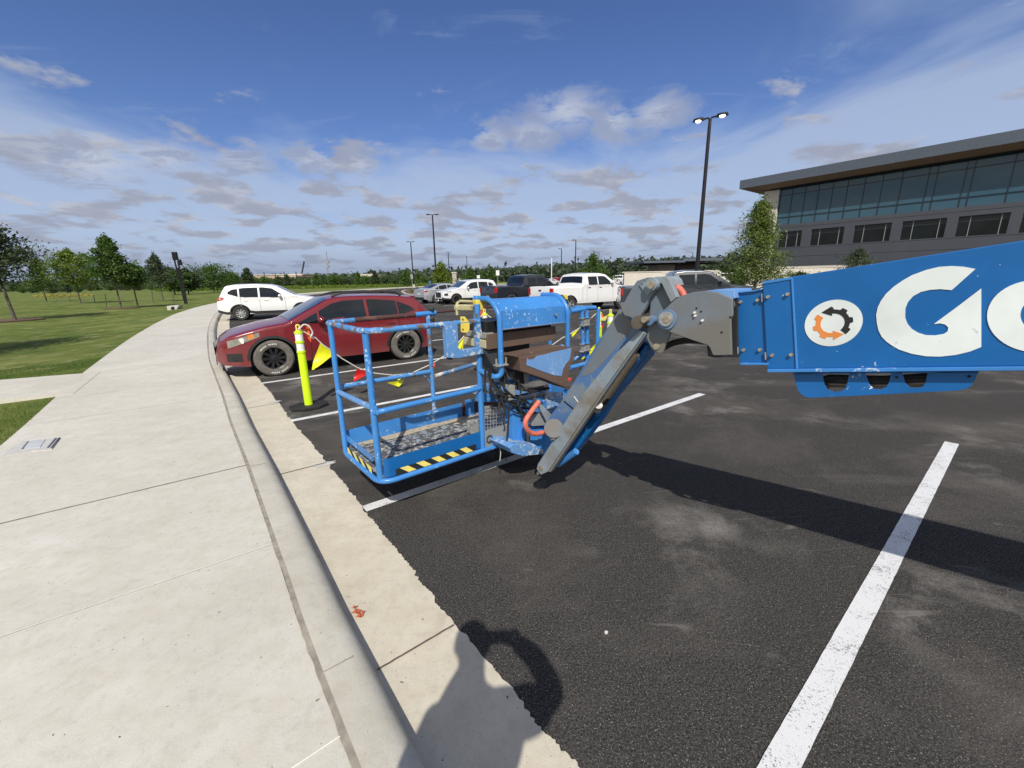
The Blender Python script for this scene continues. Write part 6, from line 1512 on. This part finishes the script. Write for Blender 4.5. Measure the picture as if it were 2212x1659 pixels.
# ------------------------------------------------------------------ the photographer (throws the shadow at the bottom)
ph = empty('person', (-.095, -.30, .155), 0, 'person holding a phone up, seen only as the shadow on the gutter', 'person')
PO_ = Vector((-.095, -.30, .155))
def skin(name, verts, edges, mat, root=0, sub=2, parent=ph):
    """one continuous surface grown over joints"""
    me = bpy.data.meshes.new(name); o = bpy.data.objects.new(name, me); C.objects.link(o); o.parent = parent
    me.from_pydata([v[0] for v in verts], edges, []); me.materials.append(mat)
    bm = bmesh.new(); bm.from_mesh(me); ly = bm.verts.layers.skin.verify()
    for i, v in enumerate(bm.verts): v[ly].radius = (verts[i][1], verts[i][2] if len(verts[i]) > 2 else verts[i][1]); v[ly].use_root = (i == root)
    bm.to_mesh(me); bm.free()
    a = o.modifiers.new('skin', 'SKIN'); a.use_smooth_shade = True; b = o.modifiers.new('sub', 'SUBSURF'); b.levels = b.render_levels = sub
    return o
# local coordinates: +y towards the view, x right
bv = [((.02, 0, .98), .12, .10), ((.02, 0, 1.14), .12, .09), ((.01, .0, 1.34), .14, .095), ((0, .0, 1.52), .12, .08), ((-.01, .03, 1.62), .060), ((-.02, .06, 1.70), .066, .08), ((-.02, .08, 1.78), .074, .088), ((-.02, .07, 1.86), .056, .066),
      ((.17, .0, 1.53), .070), ((.35, .12, 1.47), .066), ((.275, .21, 1.575), .056), ((.175, .26, 1.625), .044),
      ((-.17, .0, 1.47), .062), ((-.215, .05, 1.24), .050), ((-.10, .18, 1.44), .042), ((.01, .26, 1.60), .034),
      ((.12, .0, .90), .08), ((.12, .03, .50), .055), ((.12, .0, .10), .042), ((.12, .10, .04), .042), ((.12, .18, .03), .033),
      ((-.08, .0, .90), .08), ((-.10, .03, .50), .055), ((-.12, .0, .10), .042), ((-.12, .10, .04), .042), ((-.12, .18, .03), .033)]
be = [(0, 1), (1, 2), (2, 3), (3, 4), (4, 5), (5, 6), (6, 7), (3, 8), (8, 9), (9, 10), (10, 11), (3, 12), (12, 13), (13, 14), (14, 15), (0, 16), (16, 17), (17, 18), (18, 19), (19, 20), (0, 21), (21, 22), (22, 23), (23, 24), (24, 25)]
skin('body', bv, be, M['skin'])
skin('shirt', [((.02, 0, .95), .17, .12), ((.03, 0, 1.14), .19, .12), ((.03, 0, 1.36), .21, .115), ((.01, 0, 1.50), .13, .09), ((.19, 0, 1.52), .090), ((.33, .09, 1.48), .086), ((-.155, 0, 1.46), .080), ((-.20, .04, 1.27), .066)], [(0, 1), (1, 2), (2, 3), (3, 4), (4, 5), (3, 6), (6, 7)], M['shirt'])
skin('trousers', [((0, 0, .98), .125, .10), ((.10, 0, .86), .095), ((.11, .03, .50), .075), ((.12, 0, .10), .060), ((-.10, 0, .86), .095), ((-.11, .03, .50), .075), ((-.12, 0, .10), .060)], [(0, 1), (1, 2), (2, 3), (0, 4), (4, 5), (5, 6)], M['trousers'])
for s in (-1, 1): skin('boot', [((s*.13, -.03, .07), .055), ((s*.13, .08, .05), .055), ((s*.135, .19, .04), .042)], [(0, 1), (1, 2)], M['boots'])
bm = bmesh.new(); bmesh.ops.create_uvsphere(bm, u_segments=20, v_segments=12, radius=1)      # short hair: a cap over the crown and nape
mb = MB().add([PO_+Vector((-.02+v.co.x*.088, .045+v.co.y*.105, 1.835+v.co.z*.09)) for v in bm.verts], [tuple(v.index for v in f.verts) for f in bm.faces]); bm.free(); mb.build('hair', M['hair'], ph, smooth=True)
for sd_ in (-1, 1):
    bm = bmesh.new(); bmesh.ops.create_uvsphere(bm, u_segments=8, v_segments=6, radius=1)
    mb = MB().add([PO_+Vector((-.02+sd_*.078+v.co.x*.012, .07+v.co.y*.02, 1.775+v.co.z*.030)) for v in bm.verts], [tuple(v.index for v in f.verts) for f in bm.faces]); bm.free(); mb.build('ear', M['skin'], ph, smooth=True)
    c = PO_+Vector((-.02+sd_*.032, .165, 1.785)); mb = MB(); mb.tube([c-Vector((0, .01, 0)), c], .012, 10); mb.build('eye', M['reflect'], ph, smooth=True)
mb = MB(); c = PO_+Vector((-.02, .165, 1.755)); mb.add([c+Vector((0, 0, .03)), c+Vector((-.015, 0, -.012)), c+Vector((.015, 0, -.012)), c+Vector((0, .026, -.008))], [(0, 1, 3), (0, 3, 2), (1, 2, 3), (0, 2, 1)]); mb.build('nose', M['skin'], ph)
mb = MB(); c = PO_+Vector((-.02, .155, 1.715)); mb.box(c.x, c.y, c.z, .045, .02, .010); mb.build('mouth', M['hose_red'], ph, bevel=.003)
# phone and the fingers of both hands closed on its ends
pc = Vector((.095, .265, 1.645))
def hand(side):
    hx = pc.x+side*.076; w_ = Vector((.175, .26, 1.625)) if side > 0 else Vector((.01, .26, 1.60))
    palm = Vector((hx+side*.010, pc.y-.030, pc.z-.028)); vs = [(tuple(w_), .034, .028), (tuple(palm), .056, .034)]; es = [(0, 1)]
    skin('hand', vs, es, M['skin'])
    for k, (dz, ln) in enumerate(((.045, 1.), (.02, 1.08), (-.005, 1.0), (-.028, .82))):
        a = palm+Vector((side*.012, 0, dz)); skin('finger', [(tuple(a), .0095), (tuple(a+Vector((side*.012, .026*ln, .004))), .009), (tuple(a+Vector((-side*.004, .044*ln, .004))), .008), (tuple(a+Vector((-side*.026*ln, .046*ln, .002))), .007)], [(0, 1), (1, 2), (2, 3)], M['skin'], sub=1)
    a = palm+Vector((-side*.01, -.01, .03)); skin('thumb', [(tuple(a), .0115), (tuple(a+Vector((-side*.018, .008, .02))), .010), (tuple(a+Vector((-side*.040, .014, .018))), .0085)], [(0, 1), (1, 2)], M['skin'], sub=1)
for s in (-1, 1): hand(s)
pl = PO_+pc; mb = MB(); mb.box(pl.x, pl.y-.008, pl.z, .158, .010, .082)
phn = empty('phone', tuple(pl-Vector((0, 0, .04))), 0, 'smartphone held sideways in both hands of the photographer', 'phone')
mb.build('case', M['black'], phn, bevel=.003)
mb = MB(); mb.box(pl.x, pl.y-.0135, pl.z, .145, .001, .068); mb.build('screen', M['glass'], phn)
